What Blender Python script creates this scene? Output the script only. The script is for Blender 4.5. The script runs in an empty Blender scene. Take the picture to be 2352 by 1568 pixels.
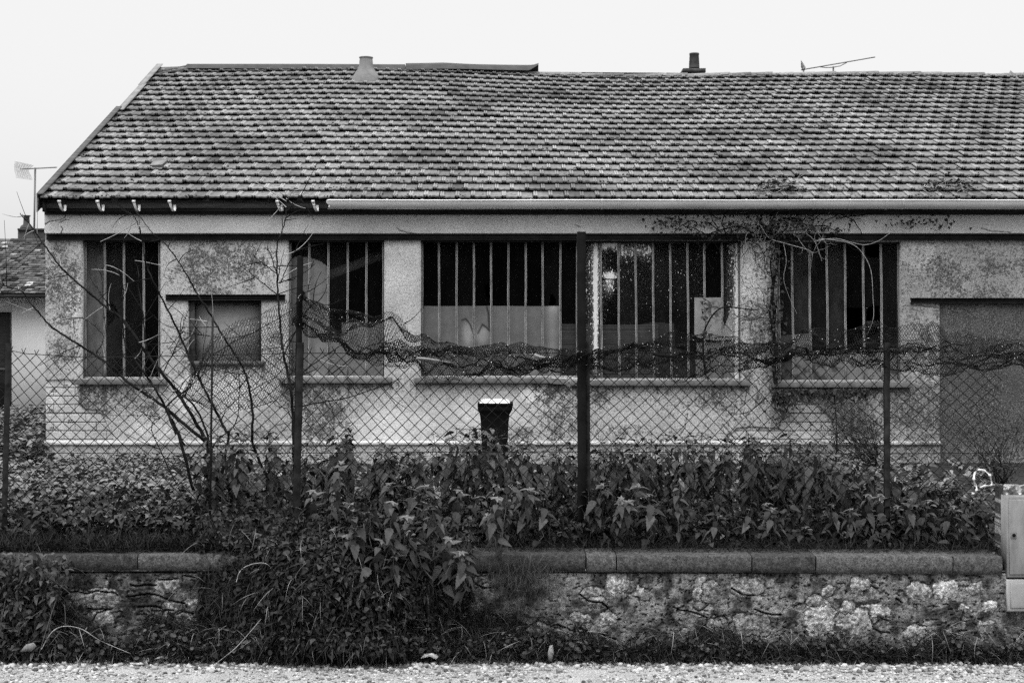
import bpy, math
import numpy as np
from mathutils import Vector

# ------------------------------------------------------------------ camera, sky, sun, exposure
sc = bpy.context.scene
COL = sc.collection
F = 2352 * 50 / 36.0          # focal length of the 50 mm lens in pixels of a 2352 px wide picture
H = 2.21                      # eye height above the road
cam_d = bpy.data.cameras.new("camera")
cam_d.lens = 50; cam_d.sensor_width = 36; cam_d.clip_end = 3000
cam_d.dof.use_dof = True; cam_d.dof.focus_distance = 13.5; cam_d.dof.aperture_fstop = 3.5
cam = bpy.data.objects.new("camera", cam_d); COL.objects.link(cam)
cam.location = (0, 0, H); cam.rotation_euler = (math.radians(90), 0, 0)
sc.camera = cam

SUN_EL, SUN_AZ = math.radians(58), math.radians(200)
world = bpy.data.worlds.new("World"); sc.world = world; world.use_nodes = True
nt = world.node_tree; nt.nodes.clear()
wo = nt.nodes.new("ShaderNodeOutputWorld"); bg = nt.nodes.new("ShaderNodeBackground")
sky = nt.nodes.new("ShaderNodeTexSky"); sky.sky_type = 'NISHITA'; sky.sun_disc = False
sky.sun_elevation = SUN_EL; sky.sun_rotation = SUN_AZ
sky.air_density = 2.0; sky.dust_density = 6.0; sky.ozone_density = 1.0
bw = nt.nodes.new("ShaderNodeRGBToBW")
pw = nt.nodes.new("ShaderNodeMath"); pw.operation = 'POWER'; pw.inputs[1].default_value = 0.22
ml = nt.nodes.new("ShaderNodeMath"); ml.operation = 'MULTIPLY'; ml.inputs[1].default_value = 7.1
bg.inputs['Strength'].default_value = 0.1
nt.links.new(sky.outputs[0], bw.inputs[0]); nt.links.new(bw.outputs[0], pw.inputs[0])
nt.links.new(pw.outputs[0], ml.inputs[0])
# an overcast sky is brightest overhead: lift the upper sky, keep the band above the roofs even
tcw = nt.nodes.new("ShaderNodeTexCoord"); sxyz = nt.nodes.new("ShaderNodeSeparateXYZ"); mr = nt.nodes.new("ShaderNodeMapRange")
mr.interpolation_type = 'SMOOTHSTEP'; mr.inputs['From Min'].default_value = .24; mr.inputs['From Max'].default_value = 1.0; mr.inputs['To Min'].default_value = 1.0; mr.inputs['To Max'].default_value = 3.0
m2 = nt.nodes.new("ShaderNodeMath"); m2.operation = 'MULTIPLY'
nt.links.new(tcw.outputs['Generated'], sxyz.inputs[0]); nt.links.new(sxyz.outputs['Z'], mr.inputs['Value']); nt.links.new(ml.outputs[0], m2.inputs[0]); nt.links.new(mr.outputs[0], m2.inputs[1])
nt.links.new(m2.outputs[0], bg.inputs['Color'])
nt.links.new(bg.outputs[0], wo.inputs[0])

sun_d = bpy.data.lights.new("sun", 'SUN'); sun_d.energy = 0.7; sun_d.angle = math.radians(30)
sun_d.color = (1, 1, 1)
sun = bpy.data.objects.new("sun", sun_d); COL.objects.link(sun)
sun.location = (0, 0, 30)
sv = Vector((math.sin(SUN_AZ) * math.cos(SUN_EL), math.cos(SUN_AZ) * math.cos(SUN_EL), math.sin(SUN_EL)))
sun.rotation_euler = (-sv).to_track_quat('-Z', 'Y').to_euler()

sc.view_settings.view_transform = 'Standard'; sc.view_settings.look = 'None'
sc.view_settings.exposure = 0.0; sc.view_settings.gamma = 1.0; sc.view_settings.use_curve_mapping = False
sc.render.film_transparent = False
sc.cycles.max_bounces = 6; sc.cycles.transparent_max_bounces = 16
sc.cycles.use_denoising = False; sc.cycles.sample_clamp_indirect = 1.5
sc.cycles.pixel_filter_type = 'BLACKMAN_HARRIS'; sc.cycles.filter_width = 1.4

rng = np.random.default_rng(7)
def U(a, b, n=None): return rng.uniform(a, b, n)
def px(dx, dy, Y):            # a point of the 2352 px wide picture, carried out to depth Y
    return np.array([(dx - 1176) / F * Y, Y, H - (dy - 784) / F * Y])

# ------------------------------------------------------------------ numpy noise
def _h(ix, iy, seed):
    n = (ix.astype(np.int64) * 374761393 + iy.astype(np.int64) * 668265263 + seed * 1442695041) & 0xffffffff
    n = ((n ^ (n >> 13)) * 1274126177) & 0xffffffff
    return ((n ^ (n >> 16)) & 0xffff) / 65535.0
def vn(x, y, s=0):
    x = np.asarray(x, float); y = np.asarray(y, float)
    x, y = np.broadcast_arrays(x, y)
    ix = np.floor(x); iy = np.floor(y); fx = x - ix; fy = y - iy
    fx = fx * fx * (3 - 2 * fx); fy = fy * fy * (3 - 2 * fy)
    a = _h(ix, iy, s); b = _h(ix + 1, iy, s); c = _h(ix, iy + 1, s); d = _h(ix + 1, iy + 1, s)
    return (a * (1 - fx) + b * fx) * (1 - fy) + (c * (1 - fx) + d * fx) * fy
def fbm(x, y, s=0, o=4):
    t = 0; a = 0.5; k = 1.0; w = 0
    for i in range(o):
        t = t + a * vn(np.asarray(x) * k, np.asarray(y) * k, s + i * 17); w += a; a *= .5; k *= 2.03
    return t / w
def sstep(a, b, x): t = np.clip((x - a) / (b - a), 0, 1); return t * t * (3 - 2 * t)
def inpoly(x, y, poly):
    r = np.zeros(np.broadcast(x, y).shape, bool); n = len(poly)
    for i in range(n):
        x0, y0 = poly[i]; x1, y1 = poly[(i + 1) % n]
        if y0 == y1: continue
        c = ((y0 > y) != (y1 > y)) & (x < (x1 - x0) * (y - y0) / (y1 - y0) + x0); r ^= c
    return r
def polydist(x, y, pl):
    d = np.full(np.broadcast(x, y).shape, 1e9)
    for (x0, y0), (x1, y1) in zip(pl[:-1], pl[1:]):
        vx, vy = x1 - x0, y1 - y0; L = vx * vx + vy * vy + 1e-9
        t = np.clip(((x - x0) * vx + (y - y0) * vy) / L, 0, 1)
        d = np.minimum(d, np.hypot(x - x0 - t * vx, y - y0 - t * vy))
    return d

# ------------------------------------------------------------------ mesh builder
class MB:
    def __init__(s): s.v = []; s.q = []; s.t = []; s.a = []; s.n = 0; s.qm = []; s.tm = []
    def add(s, V, quads=None, tris=None, tone=1.0, m=0):
        V = np.asarray(V, float).reshape(-1, 3)
        if quads is not None and len(quads):
            s.q.append(np.asarray(quads, np.int64).reshape(-1, 4) + s.n); s.qm.append(np.full(len(s.q[-1]), m))
        if tris is not None and len(tris):
            s.t.append(np.asarray(tris, np.int64).reshape(-1, 3) + s.n); s.tm.append(np.full(len(s.t[-1]), m))
        s.v.append(V); s.a.append(np.broadcast_to(np.asarray(tone, float), (len(V),))); s.n += len(V)
        return s
    def box(s, x0, x1, y0, y1, z0, z1, tone=1.0, m=0):
        V = [(x, y, z) for x in (x0, x1) for y in (y0, y1) for z in (z0, z1)]
        return s.add(V, [(0, 1, 3, 2), (4, 6, 7, 5), (0, 4, 5, 1), (2, 3, 7, 6), (0, 2, 6, 4), (1, 5, 7, 3)], tone=tone, m=m)
    def pbox(s, dx0, dx1, dy0, dy1, Y, dep, tone=1.0, m=0):     # front face spans picture coords at depth Y
        a = px(dx0, dy1, Y); b = px(dx1, dy0, Y)
        return s.box(a[0], b[0], Y, Y + dep, a[2], b[2], tone, m)
    def grid(s, P, tone=1.0, mask=None, m=0):
        n, k = P.shape[:2]
        i = np.arange(n * k).reshape(n, k)
        q = np.stack([i[:-1, :-1], i[1:, :-1], i[1:, 1:], i[:-1, 1:]], -1)
        q = q[mask] if mask is not None else q.reshape(-1, 4)
        return s.add(P.reshape(-1, 3), q, tone=np.broadcast_to(tone, (n, k)).reshape(-1), m=m)
    def tube(s, pts, rad, sides=6, tone=1.0, cap=True, m=0):
        pts = np.asarray(pts, float); n = len(pts); rad = np.broadcast_to(np.asarray(rad, float), (n,))
        T = np.gradient(pts, axis=0); T /= np.linalg.norm(T, axis=1)[:, None] + 1e-12
        ref = np.array([0.31, 0.9, 0.29]); A = np.cross(T, ref); A /= np.linalg.norm(A, axis=1)[:, None] + 1e-9
        B = np.cross(T, A); th = np.arange(sides) * 2 * np.pi / sides
        V = pts[:, None] + rad[:, None, None] * (np.cos(th)[None, :, None] * A[:, None] + np.sin(th)[None, :, None] * B[:, None])
        i = np.arange(n * sides).reshape(n, sides); j = np.roll(i, -1, 1)
        q = np.stack([i[:-1], j[:-1], j[1:], i[1:]], -1).reshape(-1, 4)
        t = []
        if cap:
            for e in (i[0][::-1], i[-1]): t += [(e[0], e[k], e[k + 1]) for k in range(1, sides - 1)]
        return s.add(V.reshape(-1, 3), q, t, tone, m)
    def edges(s, A, B, r, tone=1.0, sides=3):                    # many thin straight wires at once
        A = np.asarray(A, float); B = np.asarray(B, float); T = B - A
        L = np.linalg.norm(T, axis=1)[:, None]; T = T / (L + 1e-9)
        ref = np.where(np.abs(T[:, 1:2]) > .9, [[1., 0, 0]], [[0, 1., 0]])
        X = np.cross(T, ref); X /= np.linalg.norm(X, axis=1)[:, None] + 1e-9; Z = np.cross(T, X)
        n = len(A); r = np.broadcast_to(np.asarray(r, float), (n,))[:, None]; ring = []
        for E in (A, B):
            for k in range(sides):
                a = 2 * np.pi * k / sides; ring.append(E + r * (math.cos(a) * X + math.sin(a) * Z))
        V = np.stack(ring, 1); base = (np.arange(n) * 2 * sides)[:, None]
        q = np.concatenate([base + np.array([[k, (k + 1) % sides, sides + (k + 1) % sides, sides + k]]) for k in range(sides)])
        tt = np.repeat(np.broadcast_to(tone, (n,)), 2 * sides)
        return s.add(V.reshape(-1, 3), q, tone=tt)
    def lathe(s, prof, c, seg=24, tone=1.0, a0=0, a1=2 * math.pi, m=0):
        prof = np.asarray(prof, float); full = abs(a1 - a0 - 2 * math.pi) < 1e-6
        th = a0 + (a1 - a0) * np.arange(seg + (0 if full else 1)) / seg
        P = np.stack([np.outer(prof[:, 0], np.cos(th)), np.outer(prof[:, 0], np.sin(th)), np.repeat(prof[:, 1:2], len(th), 1)], -1) + np.asarray(c)
        n, k = P.shape[:2]; i = np.arange(n * k).reshape(n, k); j = np.roll(i, -1, 1)
        q = np.stack([i[:-1], j[:-1], j[1:], i[1:]], -1)
        if not full: q = q[:, :-1]
        return s.add(P.reshape(-1, 3), q.reshape(-1, 4), tone=tone, m=m)
    def inst(s, tmpl, M, O, tone=1.0, m=0):                      # copies of a small template (leaf, pebble ...)
        V, q, t = tmpl; N = len(O)
        P = np.einsum('nij,vj->nvi', M, V) + np.asarray(O)[:, None]
        off = (np.arange(N) * len(V))[:, None, None]
        Q = (off + np.asarray(q)[None]).reshape(-1, 4) if len(q) else None
        T = (off + np.asarray(t)[None]).reshape(-1, 3) if len(t) else None
        return s.add(P.reshape(-1, 3), Q, T, np.repeat(np.broadcast_to(tone, (N,)), len(V)), m)
    def mesh(s, name, mats, smooth=False, extra=None):
        me = bpy.data.meshes.new(name)
        V = np.concatenate(s.v).astype(np.float32)
        Q = np.concatenate(s.q) if s.q else np.zeros((0, 4), int); T = np.concatenate(s.t) if s.t else np.zeros((0, 3), int)
        loops = np.concatenate([Q.ravel(), T.ravel()]).astype(np.int32)
        st = np.concatenate([np.arange(len(Q)) * 4, len(Q) * 4 + np.arange(len(T)) * 3]).astype(np.int32)
        me.vertices.add(len(V)); me.vertices.foreach_set('co', V.ravel())
        me.loops.add(len(loops)); me.loops.foreach_set('vertex_index', loops)
        me.polygons.add(len(st)); me.polygons.foreach_set('loop_start', st)
        mi = np.concatenate([np.concatenate(s.qm) if s.qm else np.zeros(0), np.concatenate(s.tm) if s.tm else np.zeros(0)]).astype(np.int32)
        for mm in (mats if isinstance(mats, (list, tuple)) else [mats]): me.materials.append(mm)
        if mi.max() > 0: me.polygons.foreach_set('material_index', mi)
        if smooth: me.polygons.foreach_set('use_smooth', np.ones(len(st), bool))
        at = me.attributes.new('tone', 'FLOAT', 'POINT'); at.data.foreach_set('value', np.concatenate(s.a).astype(np.float32))
        for k, val in (extra or {}).items():
            at = me.attributes.new(k, 'FLOAT', 'POINT'); at.data.foreach_set('value', np.asarray(val, np.float32).ravel())
        me.update(calc_edges=True)
        return me

def world_loc(o):
    v = Vector((0, 0, 0))
    while o is not None: v += o.location; o = o.parent
    return v
def obj(name, mb, mats, parent=None, smooth=False, extra=None):  # links one mesh object; vertices are in world space
    if parent is None:
        V = np.concatenate(mb.v); c = np.array([(V[:, 0].min() + V[:, 0].max()) / 2, (V[:, 1].min() + V[:, 1].max()) / 2, V[:, 2].min()])
        mb.v = [V - c]; mb.a = [np.concatenate(mb.a)]
        o = bpy.data.objects.new(name, mb.mesh(name, mats, smooth, extra)); o.location = c
    else:
        o = bpy.data.objects.new(name, mb.mesh(name, mats, smooth, extra)); o.parent = parent; o.location = -world_loc(parent)
    COL.objects.link(o); return o
def tag(o, label, cat, group=None, kind=None):
    o['label'] = label; o['category'] = cat
    if group: o['group'] = group
    if kind: o['kind'] = kind
    return o
def thing(name, label, cat, loc, group=None):
    o = bpy.data.objects.new(name, None); COL.objects.link(o); o.location = loc; o.empty_display_size = .2
    return tag(o, label, cat, group)

# ------------------------------------------------------------------ materials (all greys: the photograph is black and white)
def g(v): return (v, v, v, 1)
class NT:
    def __init__(s, name):
        s.m = bpy.data.materials.new(name); s.m.use_nodes = True; s.t = s.m.node_tree; s.t.nodes.clear()
        s.out = s.n('ShaderNodeOutputMaterial'); s.b = s.n('ShaderNodeBsdfPrincipled'); s.l(s.b.outputs[0], s.out.inputs[0])
        s.tc = s.n('ShaderNodeTexCoord').outputs['Object']
    def n(s, k): return s.t.nodes.new(k)
    def l(s, a, b): s.t.links.new(a, b)
    def math(s, op, a, b=None, clamp=False):
        x = s.n('ShaderNodeMath'); x.operation = op; x.use_clamp = clamp
        for i, v in enumerate((a, b)):
            if v is None: continue
            if isinstance(v, (int, float)): x.inputs[i].default_value = v
            else: s.l(v, x.inputs[i])
        return x.outputs[0]
    def attr(s, k):
        a = s.n('ShaderNodeAttribute'); a.attribute_name = k; return a.outputs['Fac']
    def noise(s, scale, detail=4, rough=.6, vec=None, stretch=None):
        x = s.n('ShaderNodeTexNoise'); x.inputs['Scale'].default_value = scale; x.inputs['Detail'].default_value = detail
        x.inputs['Roughness'].default_value = rough; v = vec or s.tc
        if stretch:
            mp = s.n('ShaderNodeMapping'); mp.inputs['Scale'].default_value = stretch; s.l(v, mp.inputs[0]); v = mp.outputs[0]
        s.l(v, x.inputs['Vector']); return x.outputs['Fac']
    def vor(s, scale, feat='F1'):
        x = s.n('ShaderNodeTexVoronoi'); x.feature = feat; x.inputs['Scale'].default_value = scale; s.l(s.tc, x.inputs['Vector']); return x.outputs['Distance']
    def ramp(s, v, pts):
        r = s.n('ShaderNodeValToRGB'); e = r.color_ramp.elements
        while len(e) < len(pts): e.new(0.5)
        for el, (p, c) in zip(e, pts): el.position = p; el.color = g(c)
        s.l(v, r.inputs[0]); return r.outputs[0]
    def mix(s, f, a, b):
        x = s.n('ShaderNodeMix'); x.data_type = 'FLOAT'
        for k, v in ((0, f), (2, a), (3, b)):
            if isinstance(v, (int, float)): x.inputs[k].default_value = v
            else: s.l(v, x.inputs[k])
        return x.outputs[0]
    def bump(s, v, st=.5, d=.01):
        b = s.n('ShaderNodeBump'); b.inputs['Strength'].default_value = st; b.inputs['Distance'].default_value = d
        s.l(v, b.inputs['Height']); s.l(b.outputs[0], s.b.inputs['Normal'])
    def base(s, v):
        if isinstance(v, (int, float)): s.b.inputs['Base Color'].default_value = g(v)
        else: s.l(v, s.b.inputs['Base Color'])
    def fin(s, rough=.8, spec=.3, metal=0.):
        s.b.inputs['Roughness'].default_value = rough; s.b.inputs['Specular IOR Level'].default_value = spec * .4
        s.b.inputs['Metallic'].default_value = metal; return s.m
def simple(name, c, var=.3, scale=8, rough=.8, bump=.3, bs=60, spec=.3, metal=0., stretch=None, bd=.004, use_tone=True):
    N = NT(name); f = N.noise(scale, 6, .65, stretch=stretch); k = N.ramp(f, [(.3, c * (1 - var)), (.7, c * (1 + var))])
    if use_tone: k = N.math('MULTIPLY', k, N.attr('tone'))
    N.base(k); N.bump(N.noise(bs, 5, .6), bump, bd); return N.fin(rough, spec, metal)

M = {}
M['leaf'] = simple('nettle_leaf', 0.07, .35, 40, .55, .4, 120, .25)
M['weed'] = simple('weed_leaf', 0.15, .4, 30, .6, .3, 100, .2)
M['dark_leaf'] = simple('dark_leaf', 0.032, .5, 30, .5, .3, 100, .3)
M['stem'] = simple('green_stem', .09, .3, 30, .7, .2, 80, .2)
M['bark'] = simple('dark_bark', 0.01, .4, 40, .8, .5, 150, .2)
M['twig'] = simple('pale_twig', 0.3, .4, 20, .8, .3, 150, .2)
M['grass'] = simple('rough_grass', 0.07, .4, 10, .7, .1, 60, .2)
M['straw'] = simple('dry_straw', .42, .3, 12, .8, .1, 60, .2)
M['wire'] = simple('rusty_wire', 0.012, .4, 30, .6, .2, 150, .3)
M['post'] = simple('painted_iron', 0.006, .6, 9, .55, .4, 50, .35)
M['rust'] = simple('rusted_iron', 0.02, .6, 14, .7, .5, 60, .3)
M['steel'] = simple('dark_steel', 0.014, .5, 5, .6, .5, 30, .3)
M['drop'] = simple('water_drop', .8, .1, 8, .2, 0, 60, .6)
M['frame'] = simple('flaking_frame_paint', 0.3, .5, 25, .7, .6, 60, .3, stretch=(1, 1, .25))
M['frame_dark'] = simple('worn_frame_edge', .10, .6, 25, .7, .5, 60, .3)
M['zinc'] = simple('zinc_gutter', 0.62, .18, 3, .38, .15, 40, .5, metal=.55, stretch=(.4, 1, 3))
M['hook'] = simple('galvanised_hook', 0.6, .35, 30, .5, .3, 80, .5, metal=.3)
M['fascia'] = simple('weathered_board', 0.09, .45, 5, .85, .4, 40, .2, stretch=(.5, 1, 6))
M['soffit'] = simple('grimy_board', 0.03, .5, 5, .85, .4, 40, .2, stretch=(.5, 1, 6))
M['verge'] = simple('zinc_verge', 0.2, .35, 5, .6, .3, 30, .4)
M['sheet'] = simple('tarred_sheet', .045, .4, 6, .6, .3, 30, .35)
M['vent'] = simple('cement_vent', 0.2, .25, 7, .9, .4, 60, .2)
M['pot'] = simple('clay_pot', .07, .4, 7, .85, .4, 60, .2)
M['dark_brick'] = simple('sooty_brick', .06, .5, 9, .9, .5, 40, .2)
M['bin'] = simple('black_bin_plastic', 0.006, .3, 20, .45, .1, 60, .3)
M['lid'] = simple('pale_bin_lid', .78, .12, 12, .4, .1, 60, .4)
M['paper'] = simple('damp_paper', .62, .25, 30, .9, .4, 60, .2)
M['board'] = simple('pale_fibre_board', 0.7, .22, 3, .9, .15, 80, .2)
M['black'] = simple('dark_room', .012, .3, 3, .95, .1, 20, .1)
M['soil'] = simple('dark_soil', .035, .5, 12, .95, .9, 40, .1, bd=.02)
M['plastic'] = simple('white_plastic', .8, .1, 20, .45, .2, 60, .4)
M['ink'] = simple('printed_ink', .12, .2, 20, .9, 0, 60, .2)
# ------------------------------------------------------------------ special surface materials
def plaster_mat():
    N = NT('pebbledash_plaster')
    tone = N.attr('tone'); st = N.attr('stain'); sp = N.attr('grain')
    fine = N.noise(75, 3, .75); mid = N.noise(34, 6, .8); big = N.noise(1.7, 6, .65)
    k = N.math('MULTIPLY', tone, N.ramp(big, [(.3, .84), (.7, 1.12)]))
    gr = N.ramp(fine, [(.34, .2), (.46, .85), (.56, 1.15), (.68, 1.6)])
    k = N.math('MULTIPLY', k, N.mix(sp, 1.0, gr))
    # lichen and soot: dark grains whose density follows the stain map
    s1 = N.math('ADD', N.math('MULTIPLY', st, .40), mid)
    msk = N.math('MULTIPLY', N.ramp(s1, [(.64, 0), (.745, 1)]), .95)
    k = N.mix(msk, k, N.math('MULTIPLY', N.ramp(fine, [(.38, .02), (.56, .10), (.68, .40)]), 1.0))
    N.base(k)
    N.bump(N.math('ADD', fine, N.math('MULTIPLY', mid, .5)), .55, .008)
    return N.fin(.95, .15)
M['plaster'] = plaster_mat()

def tile_mat():
    N = NT('roof_tile_clay'); tone = N.attr('tone')
    a = N.noise(26, 6, .7); b = N.noise(.9, 5, .6); c = N.noise(75, 4, .7)
    k = N.math('MULTIPLY', tone, N.ramp(a, [(.3, .6), (.5, 1.0), (.72, 1.3)]))
    k = N.math('MULTIPLY', k, N.ramp(b, [(.34, .5), (.6, 1.15)]))
    moss = N.ramp(N.math('ADD', N.noise(14, 5, .7), N.math('MULTIPLY', b, .25)), [(.70, 1), (.80, .2)])
    k = N.math('MULTIPLY', k, moss); lich = N.ramp(N.noise(30, 3, .6), [(.73, 0), (.8, 1)])
    N.base(N.mix(N.math('MULTIPLY', lich, .5), k, .55)); N.bump(N.math('ADD', a, c), .6, .006); return N.fin(.85, .25)
M['tile'] = tile_mat()

def glass_mat():
    N = NT('dirty_glass'); d = N.attr('tone'); w = N.attr('splash')
    nz = N.noise(55, 4, .6, stretch=(1, 1, .45)); sm = N.noise(3, 5, .7, stretch=(2, 1, .6))
    sp1 = N.ramp(N.math('ADD', N.noise(60, 2, .5, stretch=(1, 1, .5)), N.math('MULTIPLY', w, .34)), [(.80, 0), (.86, 1)])
    sp2 = N.ramp(N.math('MULTIPLY', N.math('ADD', N.noise(170, 2, .6), N.math('MULTIPLY', w, .45)), .75), [(.53, 0), (.82, 1)])
    spl = N.math('MAXIMUM', sp1, sp2)
    colr = N.mix(spl, N.math('MULTIPLY', d, N.ramp(sm, [(.3, .6), (.7, 1.4)])), .72)
    N.base(colr); N.bump(nz, .5, .004); N.fin(.4, .15)
    tr = N.n('ShaderNodeBsdfTransparent'); tr.inputs[0].default_value = g(.72)
    mx = N.n('ShaderNodeMixShader')
    fac = N.math('MAXIMUM', N.math('ADD', N.math('MULTIPLY', d, 2.4), .10, True), spl)
    N.l(fac, mx.inputs[0]); N.l(tr.outputs[0], mx.inputs[1]); N.l(N.b.outputs[0], mx.inputs[2]); N.l(mx.outputs[0], N.out.inputs[0])
    return N.m
M['glass'] = glass_mat()

# ------------------------------------------------------------------ the workshop
YW = 18.5
b0 = px(1176, 1060, YW)
shop = thing('derelict_workshop', 'long low derelict workshop with a mossy tiled roof and rows of broken windows', 'building', (0, YW, .62))

#            x0    x1   y0   y1
OPEN = dict(w1=(190, 368.5, 551, 869), w2=(663, 882.5, 551, 866), w3=(967, 1328, 551, 866),
            w4=(1339, 1701, 553, 872), w5=(1785, 2068.5, 555, 876), small=(432, 600, 690, 830))
# wall front: one fine sheet, worn plaster over hollow brick
dxs = np.concatenate([np.arange(105, 268, 1.1), np.arange(268, 1640, 2.4), np.arange(1640, 1960, 1.8), np.arange(1960, 2720, 2.6)])
dys = np.concatenate([np.arange(491, 538, 1.3), np.arange(538.5, 860, 2.4), np.arange(860, 1092, 1.5)])
for o in OPEN.values():                                        # snap the sheet to the openings
    for e in o[:2]: dxs[np.argmin(abs(dxs - e))] = e
    for e in o[2:]: dys[np.argmin(abs(dys - e))] = e
X, Yd = np.meshgrid(dxs, dys)
rag = (fbm(X / 9, Yd / 9, 3) - .5) * 16 + (fbm(X / 3, Yd / 3, 5) - .5) * 4
PL = [(95, 872), (180, 872), (183, 890), (180, 926), (197, 941), (224, 940), (236, 957), (262, 1000), (262, 1013), (95, 1013)]
PR = [(1671, 1004), (1691, 986), (1725, 981), (1786, 986), (1795, 968), (1810, 957), (1814, 927), (1832, 920), (1872, 926), (1908, 962), (1918, 1013), (1671, 1013)]
brick = inpoly(X + rag * .45, Yd + rag * .35, PL) | inpoly(X + rag * .45, Yd + rag * .35, PR)
row = np.floor((Yd - 870) / 19.8); bx = X + (row % 2) * 24
joint = (np.abs((Yd - 870) % 19.8 - 9.9) > 9.0) | (np.abs(bx % 49 - 24.5) > 23.9)
out = np.where(brick, np.where(joint, -.024, -.006) + (fbm(X / 4, Yd / 4, 9) - .5) * .006, .016 + (fbm(X / 60, Yd / 60, 11) - .5) * .014 + (fbm(X / 6, Yd / 6, 12) - .5) * .006)
for cx, cy in [(148, 885), (120, 895), (114, 942), (117, 983), (158, 966)]:     # open cells of the hollow bricks
    for ox, oy in [(0, 0), (5, 0), (2.5, 4.5), (8, 4.5), (-2, 5)]:
        out = np.where(np.hypot(X - cx - ox, Yd - cy - oy) < 1.7, -.05, out)
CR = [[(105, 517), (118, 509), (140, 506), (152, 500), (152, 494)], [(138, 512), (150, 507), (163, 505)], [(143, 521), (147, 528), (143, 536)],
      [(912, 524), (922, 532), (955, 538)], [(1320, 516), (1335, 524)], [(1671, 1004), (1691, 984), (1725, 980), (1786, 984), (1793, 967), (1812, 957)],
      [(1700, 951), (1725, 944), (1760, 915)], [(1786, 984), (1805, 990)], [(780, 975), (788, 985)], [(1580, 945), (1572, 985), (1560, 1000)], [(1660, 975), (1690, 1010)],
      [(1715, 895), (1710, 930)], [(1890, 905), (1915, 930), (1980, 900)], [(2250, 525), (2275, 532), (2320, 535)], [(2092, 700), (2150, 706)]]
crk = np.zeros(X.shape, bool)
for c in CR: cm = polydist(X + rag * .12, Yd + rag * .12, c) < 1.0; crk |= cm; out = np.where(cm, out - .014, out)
out = np.where((Yd < 537) & ~((Yd > 534) & (X < 100)), .05 + (fbm(X / 50, Yd / 20, 15) - .5) * .008 - .012 * crk, out)    # cast beam under the eaves
led = sstep(1012, 1013.5, Yd) * (X < 2158)
lw = (fbm(X / 14, Yd / 14, 21) - .5)
out = out + led * (.055 + lw * .02) - sstep(1020, 1023, Yd) * (X < 2158) * (.03 + lw * .03)      # plinth ledge
door = (X > 2160) & (Yd > 696)
out = np.where(door & (out > -.02), -.03 + (fbm(X / 30, Yd / 30, 16) - .5) * .01, out)
out = np.where((Yd > 1079 + lw * 10) & (X > 2162) & (X < 2215 + lw * 60), -.16, out)
edge = np.ones_like(X)
for (a, b_, c, d) in OPEN.values():
    dd = np.maximum(np.maximum(a - X, X - b_), np.maximum(c - Yd, Yd - d)); edge = np.minimum(edge, np.clip(dd / 4., 0, 1))
out = np.where(Yd > 538, out * edge + .0 * (1 - edge), out)
def blob(cx, cy, rx, ry, p=1.5): return np.exp(-(((X - cx) / rx) ** 2 + ((Yd - cy) / ry) ** 2) ** p)
big = fbm(X / 70, Yd / 70, 31); med = fbm(X / 22, Yd / 22, 33)
tone = np.full_like(X, .48)
tone = np.where(Yd < 537, .60, tone)
tone += (big - .5) * .16 * (Yd > 537)
tone = np.where(brick, np.where(joint, .24, .50 + .22 * (vn(np.floor(bx / 49) * 3.7, row * 5.1, 41) - .5)) + (med - .5) * .22, tone)
for cx, cy, rx, ry, v in [(170, 700, 22, 40, .14), (1130, 950, 120, 40, .10), (900, 985, 110, 40, .12), (1225, 905, 30, 22, .22), (880, 920, 60, 40, .08), (520, 900, 60, 60, .10),
                          (430, 905, 40, 40, .14), (925, 640, 50, 120, .05), (1500, 960, 90, 40, .04), (350, 980, 60, 25, .12), (1740, 640, 50, 120, .05), (2120, 590, 50, 40, .12), (2130, 830, 40, 60, .06)]:
    tone += v * blob(cx, cy, rx, ry)
for cx, cy, rx, ry, v, d_ in [(1225, 902, 34, 18, .20, .004), (1262, 880, 26, 12, .14, .003), (432, 905, 26, 44, .16, 0), (900, 975, 95, 34, .09, 0), (1120, 930, 70, 44, .08, 0), (925, 560, 60, 20, .05, 0), (2128, 606, 20, 10, .16, .003), (2140, 830, 26, 40, .12, 0), (172, 690, 18, 32, .12, 0),
                              (350, 985, 50, 18, .10, .003), (560, 905, 70, 40, .08, 0), (1500, 900, 60, 14, .08, .003), (1960, 1000, 34, 14, .12, .003), (2300, 1075, 70, 46, .05, 0), (1150, 985, 40, 20, -.08, 0), (700, 560, 0.1, 0.1, 0, 0)]:
    q = sstep(1.15, .95, np.hypot((X - cx + rag * 1.3) / rx, (Yd - cy + (fbm(X / 8, Yd / 8, 207) - .5) * 22) / ry)) * (Yd > 537) * ~brick; tone += v * q; out = out - d_ * q
tone = np.where((X > 1770) & (Yd > 537) & ~brick, tone * .70, tone)
tone = np.where(door, .115 + (med - .5) * .1 + .22 * blob(2300, 1080, 90, 60) + .10 * blob(2230, 705, 80, 16), tone)
tone = tone + led * sstep(1022, 1014, Yd) * .16  # light caught by the ledge top, painted as a paler tone
tone = np.where(crk, tone * .28, tone)  # shade inside the cracks, painted as a darker tone
st = np.zeros_like(X)
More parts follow.
